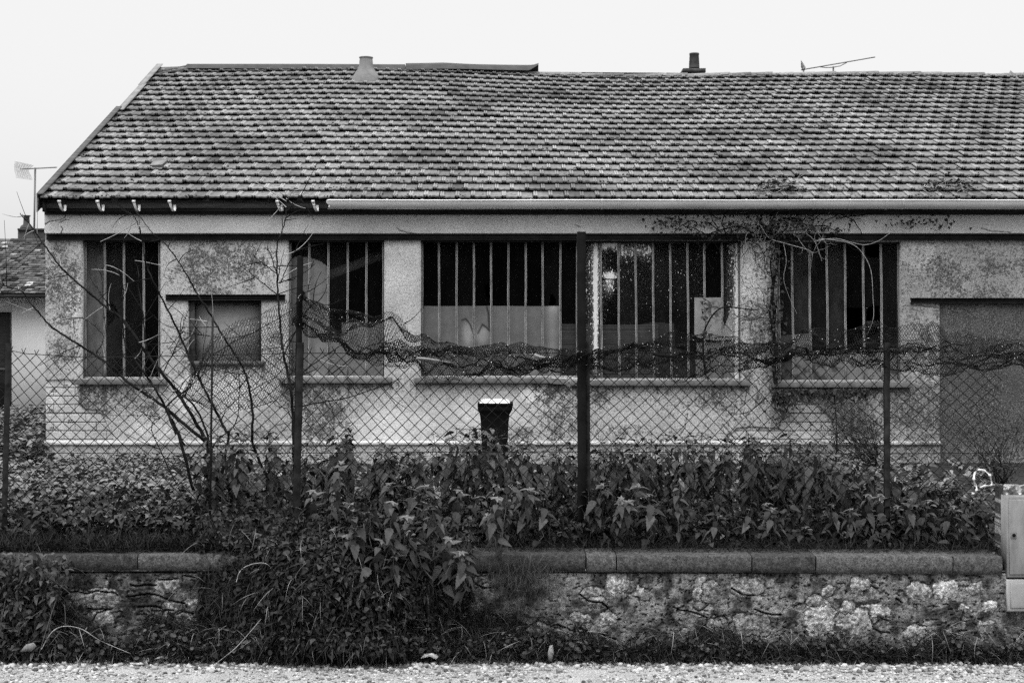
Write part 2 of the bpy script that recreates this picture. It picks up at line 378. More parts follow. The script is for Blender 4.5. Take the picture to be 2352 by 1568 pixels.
for cx, cy, rx, ry, v in [(140, 660, 45, 95, .50), (150, 800, 34, 50, .34), (508, 618, 110, 62, .52), (590, 600, 60, 50, .25), (440, 800, 60, 90, .2), (630, 780, 30, 70, .22),
                          (215, 915, 50, 40, .62), (300, 925, 45, 26, .42), (345, 930, 20, 40, .4), (740, 960, 55, 60, .62), (680, 900, 40, 40, .4), (1270, 930, 55, 70, .42), (1300, 985, 60, 40, .36),
                          (1200, 1000, 60, 26, .32), (1740, 800, 42, 190, .28), (2120, 950, 60, 60, .66), (2060, 930, 50, 40, .4), (2120, 800, 36, 60, .25), (2240, 620, 140, 70, .26),
                          (1640, 925, 120, 40, .22), (1380, 910, 60, 26, .25), (1480, 1000, 150, 26, .22), (1960, 960, 60, 60, .42), (2010, 1000, 70, 20, .3), (880, 885, 60, 12, .3), (600, 990, 90, 40, .2),
                          (1900, 900, 130, 16, .62), (2250, 800, 200, 300, .18), (560, 930, 40, 60, .16), (300, 860, 120, 12, .2), (140, 580, 40, 40, .12)]:
    st = np.maximum(st, v * blob(cx, cy, rx, ry, 1.1))
st = np.minimum(st * 1.25 * (.45 + .9 * sstep(.30, .66, fbm(X / 30, Yd / 34, 35, 5))) + .13 + .10 * sstep(1600, 1800, X) - .10 * np.clip(blob(1130, 950, 130, 45) + blob(900, 985, 110, 50) + blob(1225, 905, 40, 30) + blob(430, 905, 50, 50), 0, 1), .55)
st = np.where(Yd < 537, .05 + .16 * blob(1800, 505, 260, 30) + .10 * sstep(505, 494, Yd), st * (.7 + .6 * med) + .05)
st = np.where(brick, st * .15 - .05, st); st = st + sstep(1021, 1026, Yd) * .12 * (1 - door)
for o in list(OPEN.values()):                                  # rain runs under the sill ends
    st = np.maximum(st, .26 * blob(o[0] - 6, o[3] + 34, 8, 30) + .26 * blob(o[1] + 8, o[3] + 34, 9, 30))
grain = np.where(Yd < 537, .34, np.where(brick, .6, .7)); grain = np.where((blob(1130, 950, 120, 40) + blob(900, 985, 110, 50) + blob(1225, 905, 30, 22)) > .4, .4, grain)
grain = np.where(door, .75, grain)
run = vn(X / 3.2, X * 0, 221) * vn(X / 11, X * 0, 223)
for o in OPEN.values():
    y0 = o[3] + 14; m_ = (X > o[0] - 18) & (X < o[1] + 20) & (Yd > y0); st = np.where(m_, st + .55 * run * np.exp(-np.clip(Yd - y0, 0, 400) / 34.), st)
st = np.where(door, st + .35 * vn(X / 4, X * 0, 225) * vn(X / 15, Yd / 60, 227) + .12 * fbm(X / 20, Yd / 20, 229), st); st = np.where(Yd < 537, st + .30 * run * sstep(520, 493, Yd), st)
P = np.stack([(X - 1176) / F * YW, YW - out, H - (Yd - 784) / F * YW], -1)[::-1]
cx = (X[:-1, :-1] + X[1:, 1:]) / 2; cy = (Yd[:-1, :-1] + Yd[1:, 1:]) / 2
keep = np.ones(cx.shape, bool)
for (a, b_, c, d) in OPEN.values(): keep &= ~((cx > a) & (cx < b_) & (cy > c) & (cy < d))
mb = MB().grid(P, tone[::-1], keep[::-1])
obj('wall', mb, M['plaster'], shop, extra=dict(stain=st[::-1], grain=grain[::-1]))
# gable wall, back wall and the reveals of the openings
mb = MB()
xl = (105 - 1176) / F * YW; xr = (2718 - 1176) / F * YW; ze = H + (784 - 491) / F * YW
mb.box(xl + .005, xl + .25, YW + .02, 30, .3, ze, .4)
mb.box(xr - .25, xr, YW + .02, 30, .3, ze, .4)
mb.box(xl, xr, 30, 30.25, .3, ze, .4)
for (a, b_, c, d) in OPEN.values():
    for q in ((a - 26, a, c, d), (b_, b_ + 26 if b_ != 1328 else b_ + 11, c, d), (a - 26, b_ + 26, c - 12, c), (a - 26, b_ + 26, d, d + 14)):
        if q[0] == 1339 - 26: q = (1330, 1339, q[2], q[3])
        A = px(q[0], q[3], YW); B = px(q[1], q[2], YW); mb.box(A[0], B[0], YW + .004, YW + .22, A[2], B[2], .36)
# gable triangle
zr = 4.0 + 6.0 * .47
for xx in (xl + .005, xr - .25):
    mb.add([(xx, YW + .02, ze), (xx, 30, ze), (xx, 24.2, zr + .0), (xx + .24, YW + .02, ze), (xx + .24, 30, ze), (xx + .24, 24.2, zr)], None, [(0, 1, 2), (5, 4, 3)], .4)
n = sum(len(v) for v in mb.v)
obj('masonry', mb, M['plaster'], shop, extra=dict(stain=np.full(n, .15), grain=np.full(n, .6)))
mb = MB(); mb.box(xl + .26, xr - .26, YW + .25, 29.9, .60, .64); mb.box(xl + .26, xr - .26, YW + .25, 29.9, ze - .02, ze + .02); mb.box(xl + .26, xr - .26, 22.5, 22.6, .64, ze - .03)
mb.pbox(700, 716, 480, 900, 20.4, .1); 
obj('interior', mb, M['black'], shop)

# steel lintels
def ibeam(name, x0, x1, y0, y1, proud, mat):
    mb = MB(); t = (y1 - y0) * .16; mb.pbox(x0, x1, y0, y0 + t, YW - proud, .12); mb.pbox(x0, x1, y1 - t, y1, YW - proud, .12)
    mb.pbox(x0 + .5, x1 - .5, y0 + t, y1 - t, YW - proud + .028, .08); return obj(name, mb, M['steel'], shop)
ibeam('steel_lintel', 106, 2718, 537.2, 551.3, .075, None)
ibeam('steel_lintel', 380, 655, 676, 690, .05, None)
ibeam('steel_lintel', 2092, 2718, 684, 696, .05, None)

# windows: steel glazing bars, putty, glass with broken panes, sill
def window(key, bars, lean=0., label=None):
    a, b_, c, d = OPEN[key]; yf = YW + .07
    mb = MB()
    def bar(xt, w=4.6, tone=1.0):
        A = px(xt - w / 2, d - 1, yf); B = px(xt + w / 2, c + 1, yf); sh = lean * (B[2] - A[2])
        for (u0, u1, y0, tn) in ((0, .40, 0, tone), (.40, .62, .012, .25), (.62, 1, 0, tone), (.46, .54, -.014, tone * .8)):
            x0 = A[0] + (B[0] - A[0]) * u0; x1 = A[0] + (B[0] - A[0]) * u1
            V = []
            n = 12
            for i in range(n + 1):
                f = i / n; z = A[2] + (B[2] - A[2]) * f; s = sh * (f - .5) + .002 * math.sin(9 * f + xt)
                V += [(x0 + s, yf + y0, z), (x1 + s, yf + y0, z), (x1 + s, yf + .03, z), (x0 + s, yf + .03, z)]
            q = []
            for i in range(n):
                for k in range(4): q.append((4 * i + k, 4 * i + (k + 1) % 4, 4 * i + 4 + (k + 1) % 4, 4 * i + 4 + k))
            q += [(3, 2, 1, 0), (4 * n, 4 * n + 1, 4 * n + 2, 4 * n + 3)]
            mb.add(V, q, tone=tn)
    for x in bars[1:-1]: bar(x)
    bar(bars[0], 6, .75); bar(bars[-1], 6, .75)
    mb.pbox(a + .3, b_ - .3, c + .3, c + 5, yf - .01, .05, .12)            # head
    mb.pbox(a + .3, b_ - .3, d - 3.2, d - .3, yf - .012, .05, 1.55)        # putty line at the foot
    w = obj('window', mb, M['frame'], shop)
    sl = MB(); e0, e1 = {'w1': (175, 381), 'w2': (640, 899), 'w3': (951, 1300), 'w4': (1312, 1722), 'w5': (1775, 2097)}[key]
    y1 = d + 13.5
    A = px(e0, y1, YW - .11); B = px(e1, d + .5, YW - .11)
    nseg = 26; xs = np.linspace(A[0], B[0], nseg); pr = []
    for i, x in enumerate(xs):
        j = (vn(x * 9, 1.3, 71) - .5) * .012
        if key == 'w3' and x > B[0] - .20: j -= .02 + .05 * (x - B[0] + .2) / .2
        pr.append([(x, YW - .10 - j * .3, A[2] + j * .3), (x, YW - .11 - j * .5, B[2] - .018 + j * .4), (x, YW + .07, B[2] + .004), (x, YW + .07, A[2])])
    sl.grid(np.array(pr), .9); Pp = np.array(pr); sl.add(Pp[0], [(0, 1, 2, 3)]); sl.add(Pp[-1], [(3, 2, 1, 0)])
    V = np.array(pr); sl.add(np.concatenate([V[:, 0], V[:, 3]]), [(i, nseg + i, nseg + i + 1, i + 1) for i in range(nseg - 1)], tone=.9)
    so = obj('sill', sl, M['sill'], w)
    return w, yf
M['sill'] = simple('cement_sill', 0.13, .4, 9, .9, .5, 70, .2)
def panes(win, yf, bars, c, d, dirt, splash=None, holes=(), top=None):
    # every pane a fine sheet; cells inside a hole polygon are left out
    mb = MB(); SP = []
    for i, (x0, x1) in enumerate(zip(bars[:-1], bars[1:])):
        xs = np.linspace(x0, x1, 17); ys = np.linspace(c + 2, d - 1, 120)
        GX, GY = np.meshgrid(xs, ys); jy = (i * 7919 % 13 - 6) * .0012
        P = np.stack([(GX - 1176) / F * yf, yf + .022 + jy * (GX - x0) / (x1 - x0), H - (GY - 784) / F * yf], -1)
        keep = np.ones((119, 16), bool); mx = (GX[:-1, :-1] + GX[1:, 1:]) / 2; my = (GY[:-1, :-1] + GY[1:, 1:]) / 2
        for hp in holes: keep &= ~inpoly(mx, my, hp)
        dd = dirt[i] if not callable(dirt[i]) else dirt[i](GX, GY)
        mb.grid(P, np.broadcast_to(dd, GX.shape) * (.75 + .5 * fbm(GX / 12, GY / 26, 50 + i)), keep)
        SP.append((splash(GX, GY, i) if splash else np.zeros_like(GX)).ravel())
    return obj('glass', mb, M['glass'], win, extra=dict(splash=np.concatenate(SP)))

B1 = [195, 240.8, 284.5, 330, 367]; w, yf = window('w1', B1)
panes(w, yf, B1, 551, 869, [lambda x, y: .15 - .05 * sstep(650, 560, y), .045, .030, .018], None,
      [[(242, 824), (250, 822), (272, 821), (283, 826), (283, 868), (243, 868)], [(243, 690), (262, 698), (270, 715), (262, 733), (252, 745), (243, 748)]])
B2 = [665.5, 710, 754, 798.5, 841.5, 881]; w, yf = window('w2', B2)
panes(w, yf, B2, 551, 866, [.03, .035, .03, .016, .02], None, [[(716, 853), (730, 850), (735, 865), (716, 865)]])
B3 = [969, 1008.5, 1048.8, 1088.5, 1128, 1167.6, 1207.6, 1246.5, 1287, 1326]; w, yf = window('w3', B3)
panes(w, yf, B3, 551, 866, [.012, .02, .02, .012, .010, .016, .012, .024, .02], lambda x, y, i: .10 * (i == 2) + 0 * x,
      [[(1113, 654), (1122, 648), (1127, 670), (1126, 690), (1116, 678)], [(1262, 700), (1265, 676), (1269, 672), (1278, 692), (1272, 702)]])
B4 = [1341, 1381, 1421.5, 1461, 1501, 1540.5, 1580.5, 1619, 1659.5, 1698.5]; w, yf = window('w4', B4, -.010)
def spl4(x, y, i):
    s = 1.0 * np.exp(-((x - 1368 - (fbm(x * 0, y / 30, 4) - .5) * 3) / 4.5) ** 2) * sstep(552, 580, y) * sstep(880, 800, y)
    s = s + .35 * np.exp(-((x - 1366) / 20) ** 2)
    s = s + 1.0 * np.exp(-((y - 562 - (fbm(x / 2.5, y * 0, 6) - .5) * 26) / 11) ** 2) * (i in (1,)) + .5 * np.exp(-((y - 575) / 18) ** 2) * (i in (2, 3))
    s = s + 1.1 * np.exp(-(((x - 1402) / 13) ** 2 + ((y - 633) / 9) ** 2)) + .6 * np.exp(-(((x - 1400) / 12) ** 2 + ((y - 655) / 22) ** 2))
    s = s + 1.0 * np.exp(-((x - 1695) / 6) ** 2) + .5 * np.exp(-((x - 1685) / 20) ** 2)
    return np.clip(s + .26 * sstep(870, 600, y) * (i < 7) + .08, 0, 1.4) 
panes(w, yf, B4, 553, 872, [.05, .02, .04, .03, .035, .035, .03, .02, .06], spl4,
      [[(1383, 640), (1420, 640), (1420, 643), (1383, 643)], [(1621, 556), (1659, 556), (1659, 562), (1621, 562)]])
B5 = [1789, 1820.7, 1860.6, 1900.6, 1942.2, 1984, 2025.2, 2066]; w, yf = window('w5', B5, -.012)
panes(w, yf, B5, 555, 876, [.05, .08, .045, .07, .02, .03, .04], lambda x, y, i: .02 + .10 * (i in (3, 5, 6)) + 0 * x,
      [[(1988, 557), (2022, 557), (2025, 575), (2016, 592), (2002, 593), (1988, 583)], [(1992, 712), (2000, 703), (2020, 700), (2022, 735), (2012, 745), (2020, 765), (2000, 770), (1990, 745)],
       [(1944, 707), (1983, 707), (1983, 765), (1944, 765)]])

# small window with an inner shutter
mb = MB(); a, b_, c, d = OPEN['small']
mb.pbox(a + .3, a + 15, c + 1, d - 1, YW + .06, .06, .8); mb.pbox(b_ - 5, b_ - .3, c + 1, d - 1, YW + .06, .06, .5); mb.pbox(a + 15, b_ - 5, c + 1, c + 7, YW + .06, .06, .3)  # head bar toned darker to stand for the shadow under the reveal
w = obj('small_window', mb, M['frame_dark'], shop)
mb = MB(); mb.pbox(a + 15.2, b_ - 5.2, c + 7.2, d - .5, YW + .16, .03, .42); obj('shutter_panel', mb, M['board'], w)
mb = MB(); mb.pbox(435, 607, 829, 839, YW - .07, .14, .9); obj('sill', mb, M['sill'], w)

# eaves: fascia, lower board, soffit
YG = 18.2
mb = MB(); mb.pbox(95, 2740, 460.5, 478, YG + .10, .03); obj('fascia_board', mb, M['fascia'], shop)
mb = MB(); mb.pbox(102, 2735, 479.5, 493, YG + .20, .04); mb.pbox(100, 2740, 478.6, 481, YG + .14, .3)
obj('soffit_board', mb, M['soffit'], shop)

# roof: every tile modelled, one mesh
TS = .4726; AL = math.atan(TS); ca, sa = math.cos(AL), math.sin(AL)
ZE = H + (784 - 460) / F * YG; NR, TW = 23, .2; SL = 6.02 / ca; EX = SL / NR
XL = (90 - 1176) / F * YG + .02; NC = 82
def roof_pt(x, v, nrm):
    x = np.asarray(x, float); v = np.asarray(v, float)
    sag = -.115 * sstep(-3.5, 2.2, x) * (np.clip(v, 0, None) / SL) ** 1.5 - .02 * np.sin(x * .8) * (v / SL)
    return np.stack([x + 0 * v, YG + v * ca - nrm * sa, ZE + v * sa + nrm * ca + sag], -1)
us = np.array([0, .004, .010, .024, .027, .032, .035, .046, .052, .060, .085, .105, .118, .130, .142, .155, .175, .198])
hs = np.array([.002, .016, .020, .020, .005, .005, .019, .019, .016, .002, .0, .0, .0, .0, .0, .0, .0, .002])
vs = np.array([-.004, 0, .008, .022, .045, .078, .092, .106, .14, .2, EX - .05, EX - .01, EX + .05])
UU, VV = np.meshgrid(us, vs)
HH = np.tile(hs, (len(vs), 1)).copy()
HH *= np.clip((EX + .0 - VV) / .05, 0, 1)                                     # ribs die out under the next course
tong = np.exp(-((us - .130) / .022) ** 2)
HH += np.exp(-((VV - .008) / .02) ** 2) * (.010 * tong + .004)            # rolled lip
dia = np.clip(1 - (np.abs(UU - .130) / .016 + np.abs(VV - .092) / .03), 0, 1) * .018; HH += dia
VV = VV - (VV < .05) * .012 * tong * (1 - np.clip(VV / .05, 0, 1))
nu, nv = len(us), len(vs)
TT = np.where((us > .003) & (us < .056), 1.36, .9)[None] * np.ones((nv, 1)); TT[0] = .26; TT[1] = .7      # darker drip edge
vv0 = VV.copy(); vv0[0] = vv0[1]
ii = np.arange(nu * nv).reshape(nv, nu); tq = np.stack([ii[:-1, :-1], ii[:-1, 1:], ii[1:, 1:], ii[1:, :-1]], -1).reshape(-1, 4)
mb = MB()
vx0, vx1, vv_0, vv_1 = -2.0, -1.45, 0, 0
for r in range(NR):
    x0 = XL + (r % 2) * TW * .5 - TW * .5; cols = np.arange(NC)
    for cidx in cols:
        x = x0 + cidx * TW
        if x < XL - .02: 
            umin = XL - x
        tilt = .043 + rng.normal(0, .003); dx = rng.normal(0, .003); dn = rng.normal(0, .003); tw = rng.normal(0, .010); dv = rng.normal(0, .005)
        lay = tilt * (1 - vv0 / (EX + .09)) + .004
        nn = lay + HH + dn + tw * (UU - .1); nn[0] = nn[1] - .022
        Vp = r * EX + vv0 + dv + (UU - .1) * rng.normal(0, .02)
        xx = x + UU + dx
        if x < XL - .02: xx = np.maximum(xx, XL)
        t = .21 * (1 + rng.normal(0, .08)) * (1.0 - .25 * max(0, (r - 15) / 8))
        if rng.random() < .05: t *= .6
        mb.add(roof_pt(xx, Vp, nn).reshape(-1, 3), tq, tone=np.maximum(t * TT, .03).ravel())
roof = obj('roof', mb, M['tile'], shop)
# underlay and the back slope
mb = MB()
e = roof_pt(np.array([XL, 10.4, 10.4, XL]), np.array([0.02, 0.02, SL, SL]), -.02); mb.add(e, [(0, 1, 2, 3)])
e2 = e.copy(); top = roof_pt(np.array([XL, 10.4]), np.array([SL, SL]), -.0)
mb.add([top[0] + (0, 0, .0), top[1], (10.4, 30.6, 3.9), (XL, 30.6, 3.9)], [(0, 1, 2, 3)])
mb.box(XL + .004, XL + .03, YG + .05, YW + .3, ZE - .14, ZE + .02); mb.box(XL + .03, 10.3, YG + .132, YG + .16, ZE - .13, ZE + .035)
obj('roof_underlay', mb, M['soffit'], shop)
# ridge tiles
mb = MB(); xr_ = np.arange(XL, 10.3, .36)
for x in xr_:
    j = rng.normal(0, .006); pr = []
    for f in (0, .37):
        b = roof_pt(np.array([x + f]), np.array([SL]), 0)[0] + (0, 0, j + .012 * (f > 0))
        pr.append([b + (0, .13 * math.cos(t), -.03 + .06 * math.sin(t)) for t in np.linspace(0, math.pi, 9)])
    mb.grid(np.array(pr)[:, ::-1], .2 * (1 + rng.normal(0, .25)))
obj('ridge_tile', mb, M['tile'], shop)
# moss cushions caught on the tile lips
ico = []
phi = (1 + 5 ** .5) / 2
iv = np.array([(-1, phi, 0), (1, phi, 0), (-1, -phi, 0), (1, -phi, 0), (0, -1, phi), (0, 1, phi), (0, -1, -phi), (0, 1, -phi), (phi, 0, -1), (phi, 0, 1), (-phi, 0, -1), (-phi, 0, 1)]) / 1.902
it = [(0, 11, 5), (0, 5, 1), (0, 1, 7), (0, 7, 10), (0, 10, 11), (1, 5, 9), (5, 11, 4), (11, 10, 2), (10, 7, 6), (7, 1, 8), (3, 9, 4), (3, 4, 2), (3, 2, 6), (3, 6, 8), (3, 8, 9), (4, 9, 5), (2, 4, 11), (6, 2, 10), (8, 6, 7), (9, 8, 1)]
ICO = (iv, [], it)
def rot_rand(n):
    q = rng.normal(size=(n, 4)); q /= np.linalg.norm(q, axis=1)[:, None]; w_, x, y, z = q.T
    return np.stack([1 - 2 * (y * y + z * z), 2 * (x * y - z * w_), 2 * (x * z + y * w_), 2 * (x * y + z * w_), 1 - 2 * (x * x + z * z), 2 * (y * z - x * w_), 2 * (x * z - y * w_), 2 * (y * z + x * w_), 1 - 2 * (x * x + y * y)], -1).reshape(-1, 3, 3)
n = 7000; mx_ = U(XL, 9.6, n); mr = rng.integers(0, NR, n); dens = fbm(mx_ * .9, mr * .35, 61); ok = dens > .40 + .25 * rng.random(n); mx_, mr = mx_[ok], mr[ok]; n = len(mx_)
mv = mr * EX + np.abs(rng.normal(0, .05, n)); O = roof_pt(mx_, mv, .050 - mv % EX * .11)
R = rot_rand(n) * (U(.005, .019, n) ** 1)[:, None, None] * np.array([1.3, 1, .75])[None, None]
mb = MB().inst(ICO, R, O, U(.5, 1.6, n)); M['moss'] = simple('dry_moss', .055, .5, 60, .95, .6, 150, .1)
o = obj('moss', mb, M['moss'], shop); o['kind'] = 'stuff'
# one pale replacement slab
def on_roof(dx, dy, nrm=0.):                                   # where the line of sight through a picture point meets the roof
    k = (784 - dy) / F; v = (k * YG - (ZE - H)) / (sa - k * ca); Y = YG + v * ca; return (dx - 1176) / F * Y, v
x, v = on_roof(345, 391); mb = MB()
P8 = [(x + .0, v, .042), (x + .17, v, .052), (x + .19, v + .25, .04), (x + .13, v + .31, .036), (x + .0, v + .29, .034)]
top = np.array([roof_pt(np.array([a]), np.array([b]), c + .03)[0] for a, b, c in P8]); bot = np.array([roof_pt(np.array([a]), np.array([b]), c - .012)[0] for a, b, c in P8])
mb.add(np.concatenate([top, bot]), [(i, (i + 1) % 5, 5 + (i + 1) % 5, 5 + i) for i in range(5)], [(0, 1, 2), (0, 2, 3), (0, 3, 4)], 1.0)
obj('repair_slab', mb, M['vent'], shop)
# cone-shaped vent
x, v = on_roof(840, 186); c = roof_pt(np.array([x]), np.array([v]), .0)[0]; mb = MB()
sc_ = c[1] / F
prof = [(.255, -.10), (.25, .02), (.205, .09), (.135, .20), (.118, .25), (.108, .345), (.103, .372), (.115, .378), (.116, .392), (.10, .394), (.085, .30)]
mb.lathe([(r_ , z) for r_, z in prof], c + (0, .06, 0), 28); obj('roof_vent', mb, M['vent'], shop, smooth=True)
# verge: a lower board and a lighter upper one, and loose boards at the peak
def verge(v0, v1, dx, wd, nz, mat, name):
    mb = MB(); A = roof_pt(np.full(2, XL), np.array([v0, v1]), 0.)
    pr = []
    for p, k in ((A[0], 0), (A[1], 1)):
        pr.append([p + (dx, 0, nz), p + (dx + wd, -.0, nz), p + (dx + wd, 0, nz - .012), p + (dx + .014, 0, nz - .012), p + (dx + .014, 0, nz - .24), p + (dx, 0, nz - .24)])
    P = np.array(pr); i = np.arange(12).reshape(2, 6)
    mb.add(P.reshape(-1, 3), [(i[0][k], i[0][(k + 1) % 6], i[1][(k + 1) % 6], i[1][k]) for k in range(6)])
    for e in (0, 1): mb.add(P[e], [(0, 1, 2, 3), (0, 3, 4, 5)])
    return obj(name, mb, mat, shop)
verge(-.05, SL * .60, -.04, .085, .105, M['fascia'], 'verge_board')
verge(SL * .585, SL * .81, .0, .10, .09, M['verge'], 'verge_board'); verge(SL * .80, SL * 1.0, -.015, .10, .095, M['verge'], 'verge_board')
mb = MB()
for (vx, v0, v1, dx0) in ((.12, SL * .93, SL * .985, .5), (.06, SL * .945, SL * 1.0, .42)):
    A = roof_pt(np.array([XL + vx, XL + vx + dx0]), np.array([v0, v1]), .055); d = np.array([0, .07, .03])
    mb.add([A[0], A[1], A[1] + d, A[0] + d, A[0] - (0, 0, .02), A[1] - (0, 0, .02), A[1] + d - (0, 0, .02), A[0] + d - (0, 0, .02)], [(0, 1, 2, 3), (4, 7, 6, 5), (0, 4, 5, 1), (1, 5, 6, 2), (2, 6, 7, 3), (3, 7, 4, 0)])
obj('loose_board', mb, M['fascia'], shop)
# ridge flashing sheets
def sheet(d0, d1, tops, name, warp=0.):
    mb = MB(); Yr = 24.25; xs = np.linspace(0, 1, 60); pr = []
    for f in xs:
        dx = d0 + (d1 - d0) * f; tp = np.interp(f, [t[0] for t in tops], [t[1] for t in tops]); bt = np.interp(f, [t[0] for t in tops], [t[2] for t in tops])
        a = px(dx, tp, Yr); b = px(dx, bt, Yr - .25)
        pr.append([b, (a + b) / 2 + (0, -.03, .02), a, a + (0, .06, 0), a + (0, .35, -.16)])
    mb.grid(np.array(pr)[:, ::-1]); return obj(name, mb, M['sheet'], shop)
sheet(429, 930, [(0, 147, 157), (.5, 147, 158), (1, 148, 160)], 'ridge_flashing')
sheet(932, 1237, [(0, 145.5, 160), (.15, 145, 159), (.28, 144, 158), (.5, 147.5, 159), (.75, 149, 161), (.93, 149.5, 162), (1, 148.2, 149)], 'ridge_flashing')

# gutter on its brackets, and the empty hooks where it is gone
mb = MB(); xa = (752 - 1176) / F * (YG - .03); xs = np.concatenate([[xa], np.linspace(xa + .05, 10.2, 60)]); pr = []
zc = H + (784 - 461.5) / F * (YG - .03); yc = YG - .01
for x in xs:
    s = .002 * math.sin(x * 1.7)
    ring = [(x, yc - .062 - .012, zc + s + .004), (x, yc - .068, zc + s + .014), (x, yc - .060, zc + s + .008)] + [(x, yc - .060 * math.cos(t), zc + s - .105 * math.sin(t)) for t in np.linspace(0, math.pi, 14)]
    pr.append(ring)
P = np.array(pr); P[0, :, 0] += np.linspace(-.0, .03, P.shape[1]) + .02 * np.sin(np.arange(P.shape[1]) * 1.3)
mb.grid(P[:, ::-1]); P2 = P.copy(); P2[:, :, 1] += .003; P2[:, 3:, 2] += .003
mb.grid(P2)
gut = obj('gutter', mb, M['zinc'], shop, smooth=True)
for dx in [804, 889, 970, 1055, 1136, 1219, 1301, 1383, 1421, 1466, 1545, 1618, 1714, 1788, 1870, 1953, 2037, 2075, 2203, 2288, 2370]:
    x = (dx - 1176) / F * (YG - .07); mb = MB()
    pr = [[(x + e, yc - .0635 * math.cos(t), zc - .1085 * math.sin(t) + (.012 if i == 0 else 0)) for i, t in enumerate(np.linspace(-.1, math.pi, 16))] for e in (-.012, .012)]
    mb.grid(np.array(pr)); obj('gutter_bracket', mb, M['zinc'], gut)
for dx in (142, 230, 313, 395, 642, 724):
    c = px(dx, 466, YG - .02); mb = MB(); tl = .28 if dx < 600 else .1
    t = np.linspace(-.15, math.pi * .95, 14)
    pts = np.stack([c[0] - .018 + .03 * (t / 3) + .02 * np.sin(t), c[1] + .02 - .062 * np.cos(t), c[2] - .108 * np.clip(np.sin(t), 0, 1) ** .9 + .01 * (t < 0)], -1)
    T = np.array([(p + (-.016, 0, 0), p + (.016, .0, 0)) for p in pts]); mb.grid(T); T2 = T.copy(); T2[..., 1] += .006; T2[..., 2] += .004; mb.grid(T2[:, ::-1])
    mb.box(pts[0][0] - .02, pts[0][0] + .02, pts[0][1] - .012, pts[0][1] + .02, pts[0][2] - .012, pts[0][2] + .02)
    obj('gutter_hook', mb, M['hook'], shop)
mb = MB(); c = px(918, 495, YW - .06)

# ------------------------------------------------------------------ boards and rubbish behind the glass
def panel(name, poly, Y, th, mat, label, cat, tone=.6, tonef=None, corr=0.):
    poly = np.array(poly, float); x0, y0 = poly.min(0); x1, y1 = poly.max(0)
    n = max(4, int((x1 - x0) / 2.2)); k = max(4, int((y1 - y0) / 2.2))
    GX, GY = np.meshgrid(np.linspace(x0, x1, n), np.linspace(y0, y1, k))
    keep = inpoly((GX[:-1, :-1] + GX[1:, 1:]) / 2, (GY[:-1, :-1] + GY[1:, 1:]) / 2, [tuple(p) for p in poly])
    dep = .004 * np.sin(GX / 31) + corr * np.sin(GY * 2 * np.pi / 5.2)
    P = np.stack([(GX - 1176) / F * Y, Y + dep, H - (GY - 784) / F * Y], -1)
    t = tone * (.85 + .3 * fbm(GX / 14, GY / 14, int(x0) % 97))
    if tonef is not None: t = tonef(GX, GY, t)
    mb = MB().grid(P, t, keep); P2 = P.copy(); P2[..., 1] += th; mb.grid(P2[:, ::-1], t[:, ::-1], keep[:, ::-1])
    rim = [(a, b) for a, b in zip(poly, np.roll(poly, -1, 0))]
    for a, b in rim:
        A = px(a[0], a[1], Y); B = px(b[0], b[1], Y); mb.add([A, B, B + (0, th, 0), A + (0, th, 0)], [(0, 1, 2, 3)], tone=tone)
    return tag(obj(name, mb, mat), label, cat)
YB = YW + .16
def torn(X_, Y_, t):
    t = t + .55 * np.exp(-(((X_ - 1075) / 13) ** 2 + ((Y_ - 765) / 26) ** 2) ** 2) + .5 * np.exp(-(((X_ - 1107) / 16) ** 2 + ((Y_ - 770) / 20) ** 2) ** 2) + .35 * np.exp(-((X_ - 1270) / 12) ** 2)
    for pl in ([(1062, 735), (1070, 732), (1080, 745), (1088, 768)], [(1098, 765), (1108, 745), (1118, 752), (1124, 760), (1122, 720), (1118, 705)], [(1246, 705), (1246, 735)]):
        t = t * (1 - .85 * np.exp(-(polydist(X_, Y_, pl) / 2.2) ** 2))
    return t
panel('fibre_board', [(975, 703), (1250, 702.5), (1286, 703), (1286, 868), (972, 868), (972, 712)], YB, .02, M['board'], 'long pale board with two torn white flaps behind the window left of the tall post', 'board', .55, torn)
panel('corrugated_panel', [(1289, 744), (1325, 743), (1372, 744), (1512, 746), (1512, 868), (1289, 868)], YB + .02, .01, M['board'], 'dark ribbed panel with horizontal lines behind the glass beside the tall post', 'panel', .2,
      lambda X_, Y_, t: t * (1 - .7 * (np.abs((Y_ - 790) % 34 - 17) > 16)) + .12 * np.exp(-(((X_ - 1472) / 12) ** 2 + ((Y_ - 762) / 12) ** 2)), .006)
panel('paper_sheet', [(1595, 684), (1640, 683), (1657, 683), (1660, 760), (1690, 684), (1697, 684), (1698, 770), (1690, 779), (1650, 782), (1604, 777), (1596, 768)], YB, .004, M['board'], 'white curled sheet of paper stuck behind the right end of the spattered window', 'paper', 1.25,
      lambda X_, Y_, t: t * (1 - .75 * np.exp(-(((X_ - 1640) / 16) ** 2 + ((Y_ - 715) / 26) ** 2) ** 2) * (fbm(X_ / 5, Y_ / 5, 8) > .5)))
panel('fibre_board', [(1600, 786), (1698, 784), (1699, 871), (1598, 871)], YB + .03, .02, M['board'], 'low pale board behind the foot of the spattered window, below the curled sheet', 'board', .8)
panel('crate_stack', [(1445, 770), (1470, 745), (1500, 740), (1548, 742), (1552, 800), (1600, 810), (1600, 871), (1400, 871), (1400, 800)], YB + .09, .05, M['board'], 'dim grey heap of stacked material behind the middle of the spattered window', 'heap', .12)
